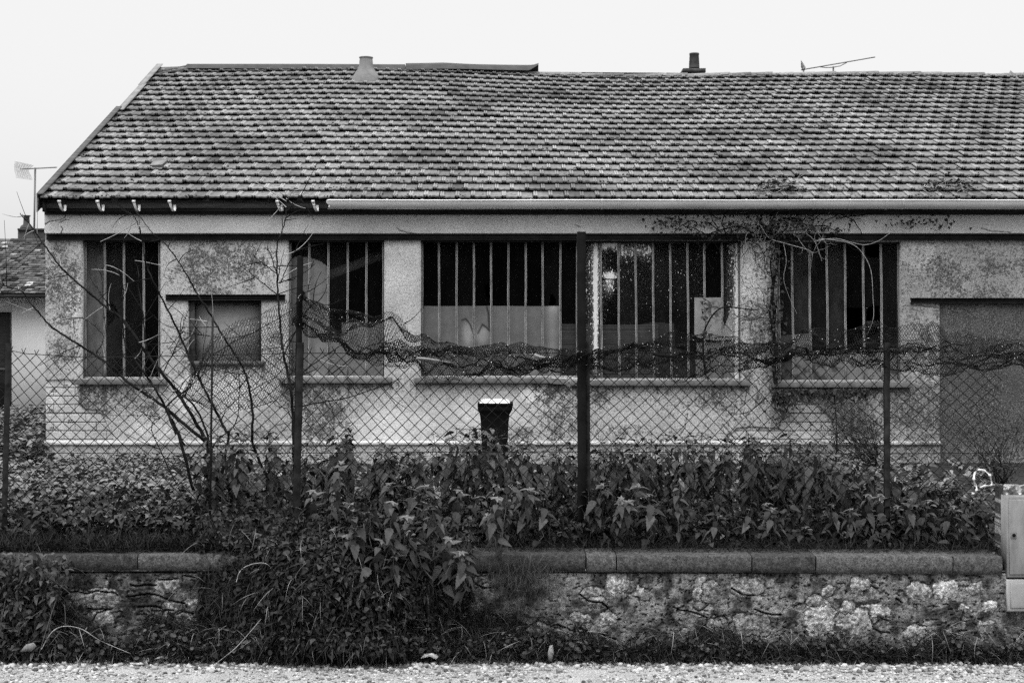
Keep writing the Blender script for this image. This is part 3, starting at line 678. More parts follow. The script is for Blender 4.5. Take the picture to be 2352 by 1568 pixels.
panel('fibre_board', [(1789, 772), (1815, 768), (1858, 766), (1866, 770), (1866, 806), (2066, 800), (2066, 875), (1789, 875)], YB, .02, M['board'], 'pale stained board with a step in its top edge behind the ivy hung window', 'board', .78,
      lambda X_, Y_, t: t * np.where(X_ < 1819, .35, 1) * (1 - .7 * sstep(.52, .66, fbm(X_ / 14, Y_ / 12, 19)) * sstep(800, 850, Y_)))
panel('fibre_board', [(667, 595), (685, 588), (712, 592), (735, 600), (753, 612), (753, 866), (667, 866)], YB, .02, M['board'], 'round topped pale board behind the two left panes of the window beside the leaning post', 'board', .75,
      lambda X_, Y_, t: t * (1 - .4 * np.exp(-((Y_ - 674 - 3 * np.sin(X_ / 6)) / 1.6) ** 2)) * (1 - .4 * np.exp(-((Y_ - 707 - 2 * np.sin(X_ / 5)) / 1.6) ** 2)) * (1 - .35 * (X_ < 708)))
panel('fibre_board', [(784, 740), (882, 742), (882, 866), (758, 866), (758, 770), (784, 768)], YB + .03, .02, M['board'], 'low pale board behind the two right panes of the window beside the leaning post', 'board', .66)
A = px(690, 668, YB + .5); B = px(905, 585, YB + .6); mb = MB(); d = np.array([0, 0, .13])
mb.add([A, B, B + d, A + d, A + (0, .06, 0), B + (0, .06, 0), B + d + (0, .06, 0), A + d + (0, .06, 0)], [(0, 1, 2, 3), (7, 6, 5, 4), (0, 4, 5, 1), (3, 2, 6, 7), (1, 5, 6, 2), (0, 3, 7, 4)], tone=.55)
tag(obj('timber_plank', mb, M['board']), 'slanting grey plank seen through the glass above the round topped board', 'plank')
# ------------------------------------------------------------------ ground: road, gravel edge, yard
YF = 10.0                                                       # face of the low roadside wall
ZT = .715                                                       # top of its coping
M['asphalt'] = simple('worn_asphalt', .30, .3, 14, .9, .7, 90, .2)
M['stone'] = simple('gravel_stone', 0.46, .2, 40, .9, .3, 120, .2)
def road_mat():
    N = NT('gritty_road'); a = N.noise(70, 4, .7, stretch=(1, 1, 1)); b = N.noise(4, 5, .6)
    N.base(N.math('MULTIPLY', N.ramp(a, [(.3, .10), (.5, .38), (.66, .62)]), N.ramp(b, [(.3, .7), (.7, 1.1)]))); N.bump(a, .7, .01); return N.fin(.95, .15)
M['road'] = road_mat()
def ground(name, x0, x1, y0, y1, z, n, m, amp, mat, label_kind='structure'):
    GX, GY = np.meshgrid(np.linspace(x0, x1, n), np.linspace(y0, y1, m))
    P = np.stack([GX, GY, z + amp * (fbm(GX * 1.3, GY * 1.3, 77) - .5)], -1)
    o = obj(name, MB().grid(P), mat); o['kind'] = label_kind; return o
ground('road', -60, 60, -60, YF + .2, 0, 60, 60, 0, M['road'])
YG0 = ZT - .03
def yard_z(x, y):
    return YG0 + .06 * (fbm(np.asarray(x) * 1.1, np.asarray(y) * 1.1, 78) - .5) - .06 * sstep(10.5, 17, np.asarray(y))
gx = np.concatenate([np.linspace(-200, -9, 12), np.linspace(-8.5, 8.5, 90), np.linspace(9, 200, 12)]); gy = np.concatenate([np.linspace(YF + .28, 19, 60), np.linspace(20, 400, 20)])
GX, GY = np.meshgrid(gx, gy); o = obj('yard_ground', MB().grid(np.stack([GX, GY, yard_z(GX, GY)], -1)), M['soil']); o['kind'] = 'structure'
# loose gravel along the road edge
n = 20000; ox = U(-4.6, 4.6, n); oy = U(8.9, 10.0, n); s = .003 + .013 * rng.random(n) ** 3 * (1 + .6 * (oy > 9.5)); oy2 = oy
R = rot_rand(n) * s[:, None, None] * U(.55, 1.35, (n, 1, 3)); R[:, 2] *= .7
dens = fbm(ox * 2, oy * 5, 91); k = (dens > .36) | (oy > 9.6)
mb = MB().inst(ICO, R[k], np.stack([ox, oy2, s * .35], -1)[k], U(.15, 1.35, n)[k])
o = obj('gravel', mb, M['stone']); o['kind'] = 'stuff'

# an unseen bank added behind the camera to block the low sky there
bx_, bz_ = np.meshgrid(np.linspace(-80, 80, 60), np.linspace(0, 1, 10)); o = obj('sky_blocker_bank', MB().grid(np.stack([bx_, -5.0 - 4.0 * bz_ + 1.2 * (fbm(bx_ / 4, bz_ * 4, 311) - .5), -.05 + 7.5 * bz_ * (.85 + .3 * fbm(bx_ / 6, bz_ * 0, 313))], -1)), M['soil']); o['kind'] = 'structure'
# ------------------------------------------------------------------ the low stone wall with its coping
def wall_mat():
    N = NT('rubble_and_render'); tone = N.attr('tone'); a = N.noise(24, 6, .72); b = N.noise(90, 4, .7); c = N.noise(3, 5, .65)
    k = N.math('MULTIPLY', tone, N.ramp(a, [(.32, .4), (.5, 1.0), (.64, 1.45)])); k = N.math('MULTIPLY', k, N.ramp(b, [(.36, .45), (.5, 1.), (.62, 1.4)]))
    N.base(k); N.bump(N.math('ADD', a, b), .8, .012); return N.fin(.95, .12)
M['rubble'] = wall_mat()
bank = thing('stone_wall', 'low crumbling stone and render wall with a flat coping along the road', 'wall', (0, YF, 0))
xs = np.arange(-60, 2310, 1.7); ys = np.arange(1309, 1530, 1.7)
X, Yd = np.meshgrid(xs, ys); rg = (fbm(X / 16, Yd / 16, 101) - .5) * 26 + (fbm(X / 5, Yd / 5, 103) - .5) * 8; rg2 = (fbm(X / 16, Yd / 16, 105) - .5) * 22 + (fbm(X / 5, Yd / 5, 107) - .5) * 8
ST = []
for z, ox, oy, L in ((.3386, 860.2, 1041.25, [(165, 900, 45, 90, 1), (230, 940, 60, 70, .6), (480, 900, 110, 60, .65), (970, 1130, 95, 130, 1.15), (1010, 930, 45, 35, .9), (1240, 880, 70, 45, .8), (1640, 930, 75, 50, .95), (1820, 925, 75, 60, 1.2),
        (2015, 910, 65, 45, .85), (1350, 1060, 90, 38, 1.05), (1200, 1150, 110, 90, .85), (1160, 1040, 50, 45, .9), (2120, 1030, 45, 38, 1.1), (1945, 1040, 38, 16, 1.1), (1610, 1210, 70, 50, .95), (1800, 1165, 72, 80, .5), (2090, 1150, 60, 22, .9),
        (500, 1160, 130, 70, .6), (250, 1160, 50, 40, .6), (20, 900, 60, 30, .5), (930, 1000, 60, 40, .75)]),
        (.3386, 796.2, 1041.25, [(1830, 875, 75, 62, 1.15), (1670, 930, 75, 34, .85), (1770, 1120, 56, 46, .95), (1990, 960, 26, 60, .9), (800, 1115, 60, 25, .8), (830, 1230, 110, 64, .7), (1080, 1230, 120, 80, .72), (2170, 930, 80, 40, .55), (1590, 1110, 60, 30, .75), (980, 1105, 45, 16, .8), (1700, 1010, 60, 40, .6), (1900, 1010, 90, 50, .5)]),
        (.3386, 0, 1041.25, [(680, 980, 130, 64, .62), (1130, 890, 80, 46, .62), (1010, 990, 120, 42, .55), (1320, 1010, 64, 34, .8), (1160, 1030, 60, 34, .72), (700, 1110, 64, 50, .68), (510, 1060, 60, 56, .55), (1250, 1095, 54, 22, .75), (1480, 1100, 52, 34, .65), (1470, 960, 22, 44, .75), (560, 980, 60, 40, .6)])):
    for a, b_, c, d, v in L: ST.append((ox + a * z + 1.15 * .3386 * 0 + (0 if ox < 800 else 695.5), oy + b_ * z, c * z * 1.08, d * z * 1.08, v))
# rubble: jittered cells with their own size; old render covers the cells the photograph does not show bare
gw, gh = 46., 25.; ci = np.floor(X / gw).astype(int); cj = np.floor((Yd - 1300) / gh).astype(int); F1 = np.full(X.shape, 9e9); F2 = F1.copy(); ID = np.zeros(X.shape, int); CX = np.zeros(X.shape); CY = np.zeros(X.shape)
wx, wy = X + rg * .35, Yd + rg2 * .30
for di in (-2, -1, 0, 1, 2):
    for dj in (-2, -1, 0, 1, 2):
        ii, jj = ci + di, cj + dj; sx = (ii + .5 + .9 * (_h(ii, jj, 5) - .5) + .5 * (jj % 2)) * gw; sy = 1300 + (jj + .5 + .8 * (_h(ii, jj, 6) - .5)) * gh; wt = 6 * (_h(ii, jj, 7) - .5)
        d = np.hypot((wx - sx) / 1.45, wy - sy) + wt; n1 = d < F1; F2 = np.where(n1, F1, np.minimum(F2, d)); ID = np.where(n1, ii * 1000 + jj, ID); CX = np.where(n1, sx, CX); CY = np.where(n1, sy, CY); F1 = np.where(n1, d, F1)
rnd = _h(ID, ID * 3 + 1, 9); rnd2 = _h(ID, ID * 5 + 2, 10); gap = F2 - F1
bare = np.zeros(X.shape); solo = np.zeros(X.shape); val = .22 + .20 * rnd; dome = np.zeros(X.shape)
for a, b_, c, d, v in ST:
    q = (np.abs((X - a + rg * .75) / c) ** 2.6 + np.abs((Yd - b_ + rg2 * .75) / d) ** 2.6) ** .4; w_ = sstep(1.12, .98, q) * (v > .55); bare = np.maximum(bare, w_); solo = np.maximum(solo, sstep(1.2, 1.1, q)); dome = np.where(q < 1.12, .022 * (1 - q) - .02 * (q > 1.0), dome); val = np.where(q < 1.12, .44 * v * (.85 + .3 * rnd), val)
free = sstep(.635, .655, fbm(X / 46, Yd / 34, 161, 5) + .05 * sstep(1380, 1480, Yd)); val = np.where((bare < .5), val * .72, val); bare = np.maximum(bare, free)
chip = fbm(X / 6, Yd / 6, 119); hole = sstep(.66, .72, fbm(X / 7, Yd / 6, 163))
stone_h = -.012 + .020 * sstep(0, 7, gap) + .012 * (rnd2 - .5) + .010 * (rnd - .5) * (X - CX) / 20 + .014 * (chip - .5)
tone_r = (.10 + .085 * sstep(1000, 1350, X)) * (.35 + 1.3 * sstep(.32, .66, fbm(X / 26, Yd / 22, 111, 5))); out_r = .016 + (fbm(X / 40, Yd / 40, 113) - .5) * .03 + (fbm(X / 9, Yd / 9, 115) - .5) * .016 + (fbm(X / 3.4, Yd / 3.4, 116) - .5) * .009 - .02 * hole
joint = sstep(2.2, .6, gap) * (1 - solo); stone_h = stone_h * (1 - solo) + solo * (.008 + dome + .016 * (chip - .5) + .008 * (fbm(X / 2.5, Yd / 2.5, 165) - .5))
out = out_r * (1 - bare) + bare * (stone_h - .022 * joint); tone = tone_r * (1 - bare) + bare * (val * (.55 + .9 * sstep(.30, .62, chip)) * (1 - joint) + .09 * joint)
tone = tone * (1 - .5 * hole * (1 - bare)); tone = tone * np.where(X < 1030, .72, .74)
CK = []
for ox, L in ((0, [[(420, 965), (465, 940), (520, 935), (590, 950), (660, 930), (780, 945), (800, 960)], [(860, 968), (890, 965), (1000, 950), (1080, 960), (1150, 990), (1260, 1015), (1270, 1040)], [(590, 1050), (700, 1057), (760, 1050), (660, 1078), (630, 1130)],
        [(890, 885), (930, 897), (1000, 888), (1060, 890)], [(1240, 825), (1340, 836), (1420, 825)], [(940, 1040), (1060, 1030), (1110, 1060), (1180, 1060)], [(1080, 855), (1200, 850)], [(1200, 1090), (1240, 1072), (1310, 1085)], [(1430, 1100), (1460, 1085), (1560, 1070)], [(1500, 1185), (1640, 1170)]]),
        (796.2, [[(730, 1165), (850, 1178), (960, 1168), (1050, 1165), (1160, 1145), (1220, 1160)], [(960, 1172), (962, 1240), (958, 1300)], [(1115, 1170), (1050, 1250), (1035, 1320)], [(1430, 1160), (1530, 1200), (1640, 1218), (1740, 1225), (1765, 1250), (1830, 1255)], [(1580, 950), (1640, 1000), (1730, 1010), (1775, 1050)], [(880, 880), (930, 910), (1000, 905)]]),
        (1555.75, [[(370, 910), (440, 955), (520, 960)], [(520, 1050), (600, 1085), (700, 1090)], [(0, 1060), (100, 1070), (200, 1110)], [(860, 1200), (900, 1250)], [(1480, 980), (1520, 1010)]])):
    for c in L: CK.append([(ox + a * .3386, 1041.25 + b_ * .3386) for a, b_ in c])
for c in CK:
    d = polydist(X + rg * .14, Yd + rg2 * .14, c); out = np.where(d < 1.5, -.07, out + .006 * np.exp(-(d - 5) ** 2 / 10))
out = np.where(np.abs(Yd - 1313) < 1.8, -.03, out)
P = np.stack([(X - 1176) / F * YF, YF - out * .8, H - (Yd - 784) / F * YF], -1)[::-1]
o = obj('masonry', MB().grid(P, np.maximum(tone, .03)[::-1]), M['rubble'], bank)
M['coping'] = simple('mossy_coping', .085, .75, 16, .95, .7, 70, .15)
JT = [-62, 316, 700, 1010, 1346, 1416, 1727, 1874, 2189, 2304]
for i, (a, b_) in enumerate(zip(JT[:-1], JT[1:])):
    y0, y1 = 1272.6 + 5.5 * (max(a, 900) - 900) / 1400, 1312 + 9.5 * (max(a, 900) - 900) / 1400
    A = px(a + 1.5, y1 - .5, YF - .04); B = px(b_ - 1.5, y0, YF - .04); n = max(6, int((B[0] - A[0]) / .018)); xs = np.linspace(A[0], B[0], n); pr = []
    for x in xs:
        e = (vn(x * 14, i, 131) - .5) * .014; c = .006 + .022 * vn(x * 26, i + .5, 133) ** 2; f = .012 * (vn(x * 30, 3.3 * i, 135) - .5)
        pr.append([(x, YF + .3, A[2]), (x, YF - .035, A[2] + .004 + e * .3), (x, YF - .04 + e * .5 + f, A[2] + .05), (x, YF - .04 + e, B[2] - c), (x, YF - .04 + c, B[2] - .002 + f * .5), (x, YF + .3, B[2])])
    pr = np.array(pr); mb = MB().grid(pr[:, ::-1], (.6 + .7 * (i * 37 % 10) / 10) * .085); mb.add(pr[0], [(0, 1, 2, 3), (0, 3, 4, 5)], tone=.1); mb.add(pr[-1], [(3, 2, 1, 0), (5, 4, 3, 0)], tone=.1)
    obj('coping_slab', mb, M['rubble'], bank)

# stone gate pillar and the meter boxes fixed on it
xs = np.arange(2304, 2560, 2.6); ys = np.arange(1112, 1525, 2.6); X, Yd = np.meshgrid(xs, ys); YP = YF + .05
top = 1114 + (fbm(X / 14, X * 0, 141) - .5) * 16; dY = np.maximum(Yd, top)
out = (fbm(X / 16, Yd / 16, 143) - .5) * .05 + (fbm(X / 5, Yd / 5, 144) - .5) * .02; t = .16 + .42 * sstep(.48, .60, fbm(X / 15, Yd / 13, 145)) * (Yd < 1300) + .25 * sstep(.55, .65, fbm(X / 15, Yd / 13, 147)) * (Yd > 1400)
t = np.where((X < 2312) & (Yd > 1262) & (Yd < 1400), t * .3 + .02, t)
P = np.stack([(X - 1176) / F * YP + .02 * (fbm(Yd / 20, X * 0, 148) - .5) * (X < 2290), YP - out, H - (dY - 784) / F * YP], -1)[::-1]
mb = MB().grid(P, t[::-1]); Q = P.copy(); 
side = np.stack([P[:, 0], P[:, 0] + np.array([.015, .22, 0])], 1); mb.grid(side[:, ::-1], np.stack([.07 + .30 * sstep(.55, .64, fbm(Yd[::-1, 0] / 12, 0 * Yd[:, 0], 149))] * 2, 1)); tp = np.stack([P[-1], P[-1] + np.array([0, .22, -.02])], 1); mb.grid(tp[:, ::-1].transpose(1, 0, 2)[::-1].transpose(1, 0, 2), .35)
tag(obj('stone_pillar', mb, M['rubble']), 'rough stone pillar carrying the two meter boxes at the end of the wall', 'pillar')
M['box'] = simple('weathered_meter_box', 0.22, .28, 5, .7, .2, 60, .3, stretch=(3, 1, .8)); M['box2'] = simple('pale_meter_box', 0.36, .25, 6, .7, .2, 60, .3)
YX = YF - .035
cab = thing('meter_cabinet', 'tall weathered grey utility cabinet with a small round lock on the stone pillar', 'cabinet', px(2370, 1326, YX))
def rbox(x0, x1, y0, y1, Y, dep, bev, tone=1.):
    A = px(x0, y1, Y); B = px(x1, y0, Y); mb = MB(); pr = []
    for (ins, yy) in ((0, dep), (0, bev), (bev * .3, bev * .3), (bev, 0)):
        pr.append([(A[0] + ins, Y + yy, A[2] + ins), (B[0] - ins, Y + yy, A[2] + ins), (B[0] - ins, Y + yy, B[2] - ins), (A[0] + ins, Y + yy, B[2] - ins)])
    V = np.array(pr).reshape(-1, 3); q = [(12, 13, 14, 15)]
    for r in range(3):
        for k in range(4): q.append((4 * r + k, 4 * r + (k + 1) % 4, 4 * r + 4 + (k + 1) % 4, 4 * r + 4 + k))
    mb.add(V, q, tone=tone); return mb
obj('body', rbox(2312.5, 2440, 1139, 1326, YX, .12, .010), M['box'], cab)
mb = rbox(2319, 2433, 1147, 1319, YX - .012, .013, .006, 1.08)
dr = obj('door', mb, M['box'], cab)
mb = rbox(2322, 2335, 1221, 1236, YX - .020, .009, .003, .8); ob = obj('lock_plate', mb, M['box'], dr)
c = px(2329.5, 1229, YX - .024); mb = MB(); pr = [(.0, 0), (.006, 0), (.010, -.004), (.011, .002), (.013, .002), (.013, .012)]
th = np.arange(16) * 2 * np.pi / 16
mb.grid(np.stack([np.stack([c[0] + r_ * np.cos(th), np.full(16, c[1] + y_), c[2] + r_ * np.sin(th)], -1) for r_, y_ in pr] )[:, list(range(16)) + [0]], .25); obj('lock', mb, M['post'], dr)
jb = thing('junction_box', 'shorter pale utility box with a raised square panel, under the tall cabinet', 'utility box', px(2370, 1404, YX))
obj('body', rbox(2312.8, 2440, 1330.5, 1404, YX - .006, .12, .010), M['box2'], jb)
obj('panel', rbox(2322, 2431, 1339, 1396, YX - .016, .011, .005, .85), M['box2'], jb)

# ------------------------------------------------------------------ far things: chimney, aerials, neighbouring house
ch = thing('brick_chimney', 'dark brick chimney with one clay pot rising behind the workshop ridge', 'chimney', px(1595, 230, 27))
mb = MB(); mb.pbox(1577, 1612, 166, 260, 27, .45); mb.pbox(1569, 1621, 157, 166, 26.95, .55); mb.pbox(1573, 1617, 166.2, 169, 26.97, .5); obj('stack', mb, M['dark_brick'], ch)
c = px(1594.5, 157, 27.2); k = 27.2 / F; mb = MB().lathe([(12.2 * k, 0), (12.2 * k, 4 * k), (10.6 * k, 30 * k), (11.3 * k, 30.5 * k), (11.2 * k, 34 * k), (9.3 * k, 34.3 * k), (9 * k, 10 * k)], c, 20); obj('chimney_pot', mb, M['pot'], ch, smooth=True)
M['alu'] = simple('dull_aluminium', .16, .2, 9, .5, .1, 40, .4, metal=.3); M['alu_lt'] = simple('pale_aluminium', .55, .2, 9, .5, .1, 40, .4)
def aerial(label, base, top_d, Y, a, b_, refl, arms, nel, r, refl_tone=M['alu_lt']):
    an = thing('tv_aerial', label, 'aerial', px(*base, Y))
    mb = MB(); mb.tube([px(*base, Y), px(*top_d, Y)], r * 1.5, 8); obj('mast', mb, M['alu'], an)
    A, B = px(*a, Y - .05), px(*b_, Y - .05); mb = MB(); mb.tube([A, B], r, 6); d = B - A
    Aa, Bb = [], []
    for i in range(nel):
        p = A + d * (i + .4) / nel; e = np.array([.012, .14 if i else .2, .028]) * (1 - .3 * i / nel); Aa.append(p - e); Bb.append(p + e)
    mb.edges(Aa, Bb, r * .5); 
    for q in arms: mb.tube([px(*p, Y - .03) for p in q], r * .8, 5)
    obj('boom', mb, M['alu'], an)
    mb = MB()
    for poly in refl:
        p = [px(x, y, Y) + (0, dy, 0) for x, y, dy in poly]
        E0, E1 = [], []
        for i in range(8):
            f = i / 7; E0.append(p[0] * (1 - f) + p[1] * f); E1.append(p[3] * (1 - f) + p[2] * f)
        for i in range(12):
            f = i / 11; E0.append(p[0] * (1 - f) + p[3] * f); E1.append(p[1] * (1 - f) + p[2] * f)
        mb.edges(E0, E1, r * .30)
    obj('reflector', mb, refl_tone, an)
aerial('long thin rooftop aerial tilted up to the right above the workshop ridge', (1914, 230), (1914, 153), 28, (1840, 161), (2010, 131.5), [[(1834, 145, -.25), (1856, 149, .25), (1852, 163, .25), (1834, 160, -.25)]], [[(1880, 153.5), (1898, 156), (1914, 155), (1930, 152), (1945, 144)]], 18, .011, M['alu'])
aerial('level rooftop aerial with a split grid reflector on a tall mast left of the workshop', (78, 560), (81, 385), 32, (52, 388.5), (130, 384.5), [[(42, 373, -.2), (70, 377, .2), (58, 388, .2), (40, 388, -.2)], [(40, 390, -.2), (58, 390, .2), (68, 411, .2), (45, 411, -.2)]], [], 16, .014)
nb = thing('neighbour_house', 'small blurred house with a mossy tiled roof left of the workshop', 'house', (-10.5, 27, .6))
YN = 27
M['limewash'] = simple('pale_limewash', .56, .12, 1.2, .95, .3, 40, .15)
mb = MB(); A = px(27, 980, YN); mb.box(A[0], -6.0, YN, YN + .3, .3, px(0, 684, YN)[2]); mb.box(A[0] - 8, A[0] - 1.2, YN, YN + .3, .3, px(0, 684, YN)[2]); mb.box(A[0] - 1.2, A[0], YN + .02, YN + .3, px(0, 715, YN)[2], px(0, 684, YN)[2])
mb.box(A[0] - 8, A[0] - 7.7, YN + .3, YN + 7, .3, 3.4); mb.box(-6.3, -6.0, YN + .3, YN + 7, .3, 3.4); obj('wall', mb, M['limewash'], nb)
mb = MB(); mb.pbox(-96, 27, 716, 975, YN + .12, .05); [mb.pbox(27 - 40 * i - 4, 27 - 40 * i, 716, 975, YN + .08, .05, 2.) for i in range(3)]; mb.pbox(-96, 27, 845, 850, YN + .09, .05, 3.); obj('door', mb, M['soffit'], nb)
ze_, zr_ = px(0, 676, YN - .35)[2], px(0, 557, YN + 3.4)[2]; mb = MB()
for r in range(24):
    f0, f1 = r / 24, (r + 1.25) / 24; xs = np.arange(-17.5, -5.9, .13)
    for x in xs:
        j = rng.normal(0, .01); y0, y1 = YN - .35 + 3.75 * f0, YN - .35 + 3.75 * f1; z0, z1 = ze_ + (zr_ - ze_) * f0, ze_ + (zr_ - ze_) * f1
        t = .11 * (1 + rng.normal(0, .45)); t = .5 if rng.random() < .03 else max(t, .03)
        mb.add([(x, y0, z0 + .045 + j), (x + .125, y0, z0 + .05 + rng.normal(0, .008)), (x + .125, y1, z1 + .01), (x, y1, z1 + .01), (x, y0, z0 + .025), (x + .125, y0, z0 + .025)], [(0, 1, 2, 3), (4, 5, 1, 0)], tone=t)
for x in np.arange(-17.5, -6.1, .34):
    mb.lathe([(.10, 0), (.085, .34)], (0, 0, 0), 10, .09 * (1 + rng.normal(0, .3))); v = mb.v[-1]; mb.v[-1] = np.stack([x + v[:, 2], YN + 3.4 + v[:, 1], zr_ - .0 + v[:, 0] * .8 + .01], -1)
mb.add([(-17.5, YN + 3.4, zr_), (-5.95, YN + 3.4, zr_), (-5.95, YN + 7.2, ze_), (-17.5, YN + 7.2, ze_)], [(0, 1, 2, 3)], tone=.1)
rf = obj('roof', mb, M['tile'], nb)
mb = MB(); mb.pbox(-120, 108, 676, 684, YN - .38, .06); obj('gutter', mb, M['soffit'], nb)
YC = YN + 3.9; mb = MB(); mb.pbox(41, 118, 527, 575, YC, .6); mb.pbox(40, 119, 524.5, 529, YC - .04, .7); cs = obj('chimney_stack', mb, M['dark_brick'], nb)
k = YC / F; c = px(61, 524.5, YC + .3); mb = MB().lathe([(15 * k, 0), (13 * k, 5 * k), (7.5 * k, 9 * k), (6.6 * k, 26 * k), (9.2 * k, 29 * k), (9 * k, 30 * k), (5 * k, 30 * k)], c, 16); obj('chimney_pot', mb, M['pot'], cs, smooth=True)

# ------------------------------------------------------------------ wheelie bin
YBN = 17.2
bn = thing('wheelie_bin', 'black wheelie bin with a white ribbed lid standing against the workshop wall', 'bin', px(1137, 1062, YBN))
def ring(cx, w, d, dy, r=.03, n=5):
    z = H - (dy - 784) / F * YBN; x0 = (cx - 1176) / F * YBN; pts = []
    for sx, sy, a0 in ((1, 1, 0), (-1, 1, 90), (-1, -1, 180), (1, -1, 270)):
        for t in np.radians(np.linspace(a0, a0 + 90, n)): pts.append((x0 + sx * (w / 2 - r) + r * math.cos(t), YBN + .25 + sy * (d / 2 - r) + r * math.sin(t), z))
    return pts
def loft(rs, tone=1., cap=True):
    P = np.array([r + [r[0]] for r in rs]); mb = MB().grid(P[:, ::-1] if rs[0][0][2] > rs[-1][0][2] else P[:, ::-1][::-1], tone)
    for r, f in ((rs[0], 1), (rs[-1], -1)):
        n = len(r); c = np.mean(r, 0); V = r + [tuple(c)]; mb.add(V, None, [(i, (i + 1) % n, n) for i in range(n)], tone)
    return mb
k = YBN / F
obj('body', loft([ring(1137, 80 * k, .50, 933), ring(1137, 80 * k, .50, 941), ring(1137, 79 * k, .5, 941.5), ring(1136.5, 74 * k, .47, 946), ring(1136, 68 * k, .44, 954), ring(1136, 65 * k, .42, 966), ring(1135.5, 55 * k, .36, 1083)]), M['bin'], bn)
obj('rim', loft([ring(1137.5, 81.5 * k, .52, 926), ring(1137.5, 82 * k, .52, 932), ring(1137.3, 80.5 * k, .50, 933.2)]), M['bin'], bn)
obj('lid', loft([ring(1136, 44 * k, .34, 918.5, .05), ring(1136, 58 * k, .42, 919.5, .05), ring(1136, 68 * k, .45, 922, .05), ring(1136.3, 71 * k, .47, 926.2, .05)]), M['lid'], bn, smooth=False)
mb = MB()
for sx in (-1, 1):
    c = px(1136 + sx * 26, 1054, YBN); mb.lathe([(0, -.02), (.09, -.02), (.1, -.01), (.1, .02), (.09, .03), (0, .03)], (0, 0, 0), 18); v = mb.v[-1]; mb.v[-1] = np.stack([c[0] + v[:, 2], YBN + .46 + v[:, 0], c[2] + .06 + v[:, 1]], -1)
    obj('wheel', mb, M['bin'], bn); mb = MB()
# ------------------------------------------------------------------ chain-link fence with its posts
YFN = 10.6
fence = thing('chain_link_fence', 'rusty sagging chain-link fence on iron posts behind the low wall', 'fence', (0, YFN, ZT))
def topd(dx): return np.interp(dx, [-60, 10, 60, 180, 320, 690, 1340, 2000, 2300], [806, 802, 812, 820, 819, 811, 811, 808, 806])
cell = 28.6; Aa, Bb = [], []; barb_a, barb_b = [], []
cols = np.arange(-60, 2300, cell); nrow = 17
def wpos(dx, row):                                             # mesh node, with the slack of an old fence
    t = topd(dx); y = t + row * cell * .5
    y = y + 9 * np.sin(dx / 140. + row * .09) * min(1, row / 10) + 3 * (vn(dx / 90, row / 9, 201) - .5); x = dx + 15 * (vn(dx / 160, row / 7, 203) - .5) * min(1, row / 4)
    return px(x, y, YFN + .05 * math.sin(dx / 210.) + .04 * (vn(dx / 70, row / 5, 205) - .5))
node = {}
def nd(i, r):
    if (i, r) not in node: node[(i, r)] = wpos(-60 + i * cell * .5, r)
    return node[(i, r)]
NI = int(2360 / (cell * .5))
for i in range(NI):
    for r in range(2 * nrow):
        if (i + r) % 2 == 0:
            for di in (-1, 1):
                if 0 <= i + di <= NI: Aa.append(nd(i, r) + (0, .003 * di, 0)); Bb.append(nd(i + di, r + 1) + (0, .003 * di, 0))
for i in range(0, NI, 2):
    p = nd(i, 0); k = rng.normal(0, .006)
    for s in (-1, 1): barb_a.append(p); barb_b.append(p + (s * .014 + k, .004 * s, .035 + rng.normal(0, .006)))
mb = MB().edges(np.array(Aa + barb_a), np.array(Bb + barb_b),  .0027, U(.6, 1.4, len(Aa) + len(barb_a)), 4)
obj('wire_mesh', mb, M['wire'], fence)
for yy, off in ((0, 0), (226, 3), (400, 0)):
    mb = MB(); d = np.linspace(-60, 2296, 160); pts = np.array([px(x, (topd(x) if yy == 0 else 810 + yy + 2 * math.sin(x / 260)) + off, YFN - .005) for x in d]); mb.tube(pts, .003, 5)
    obj('tension_wire', mb, M['wire'], fence)
def angle_post(t0, b0, w, Y, mat, th=.006, tone=1., flip=1, holes=False):   # an L-section iron post between two picture points
    A, B = px(*b0, Y), px(*t0, Y); ww = w / F * Y; dz = np.linspace(0, 1, 30); mb = MB(); pr = []
    prof = np.array([(-ww / 2, 0), (ww / 2, 0), (ww / 2, th), (-ww / 2 + th, th), (-ww / 2 + th, ww * .9), (-ww / 2, ww * .9)]) * (flip, 1)
    for i, f in enumerate(dz):
        c = A + (B - A) * f + (rng.normal(0, .0012), 0, 0); pr.append([c + (p[0], p[1], 0) for p in prof])
    P = np.array(pr); P = np.concatenate([P, P[:, :1]], 1); mb.grid(P if flip > 0 else P[:, ::-1], tone * (.8 + .4 * rng.random((30, 1))))
    for e in (0, -1): mb.add(P[e][:6], [(0, 1, 2, 3), (0, 3, 4, 5)])
    return obj('post', mb, mat, fence)
angle_post((19.5, 788), (8, 1262), 13, YFN - .03, M['rust'], .005)
angle_post((689.5, 589), (679, 1210), 14, YFN - .04, M['post'], .006)
angle_post((690, 786), (679.5, 1215), 16.5, YFN - .052, M['rust'], .006)
mb = MB(); mb.tube([px(488.5, 727, YFN - .02), px(487, 850, YFN - .02), px(482, 1215, YFN - .02)], .0085, 8); obj('iron_rod', mb, M['rust'], fence)
angle_post((1335.5, 532), (1337, 1282), 19.5, YFN - .10, M['post'], .007)
angle_post((1348.5, 785), (1350, 1250), 12.5, YFN - .07, M['rust'], .006, 1.1, -1)
angle_post((2038.5, 786), (2038.5, 1278), 12.5, YFN - .05, M['rust'], .006, 1.2)

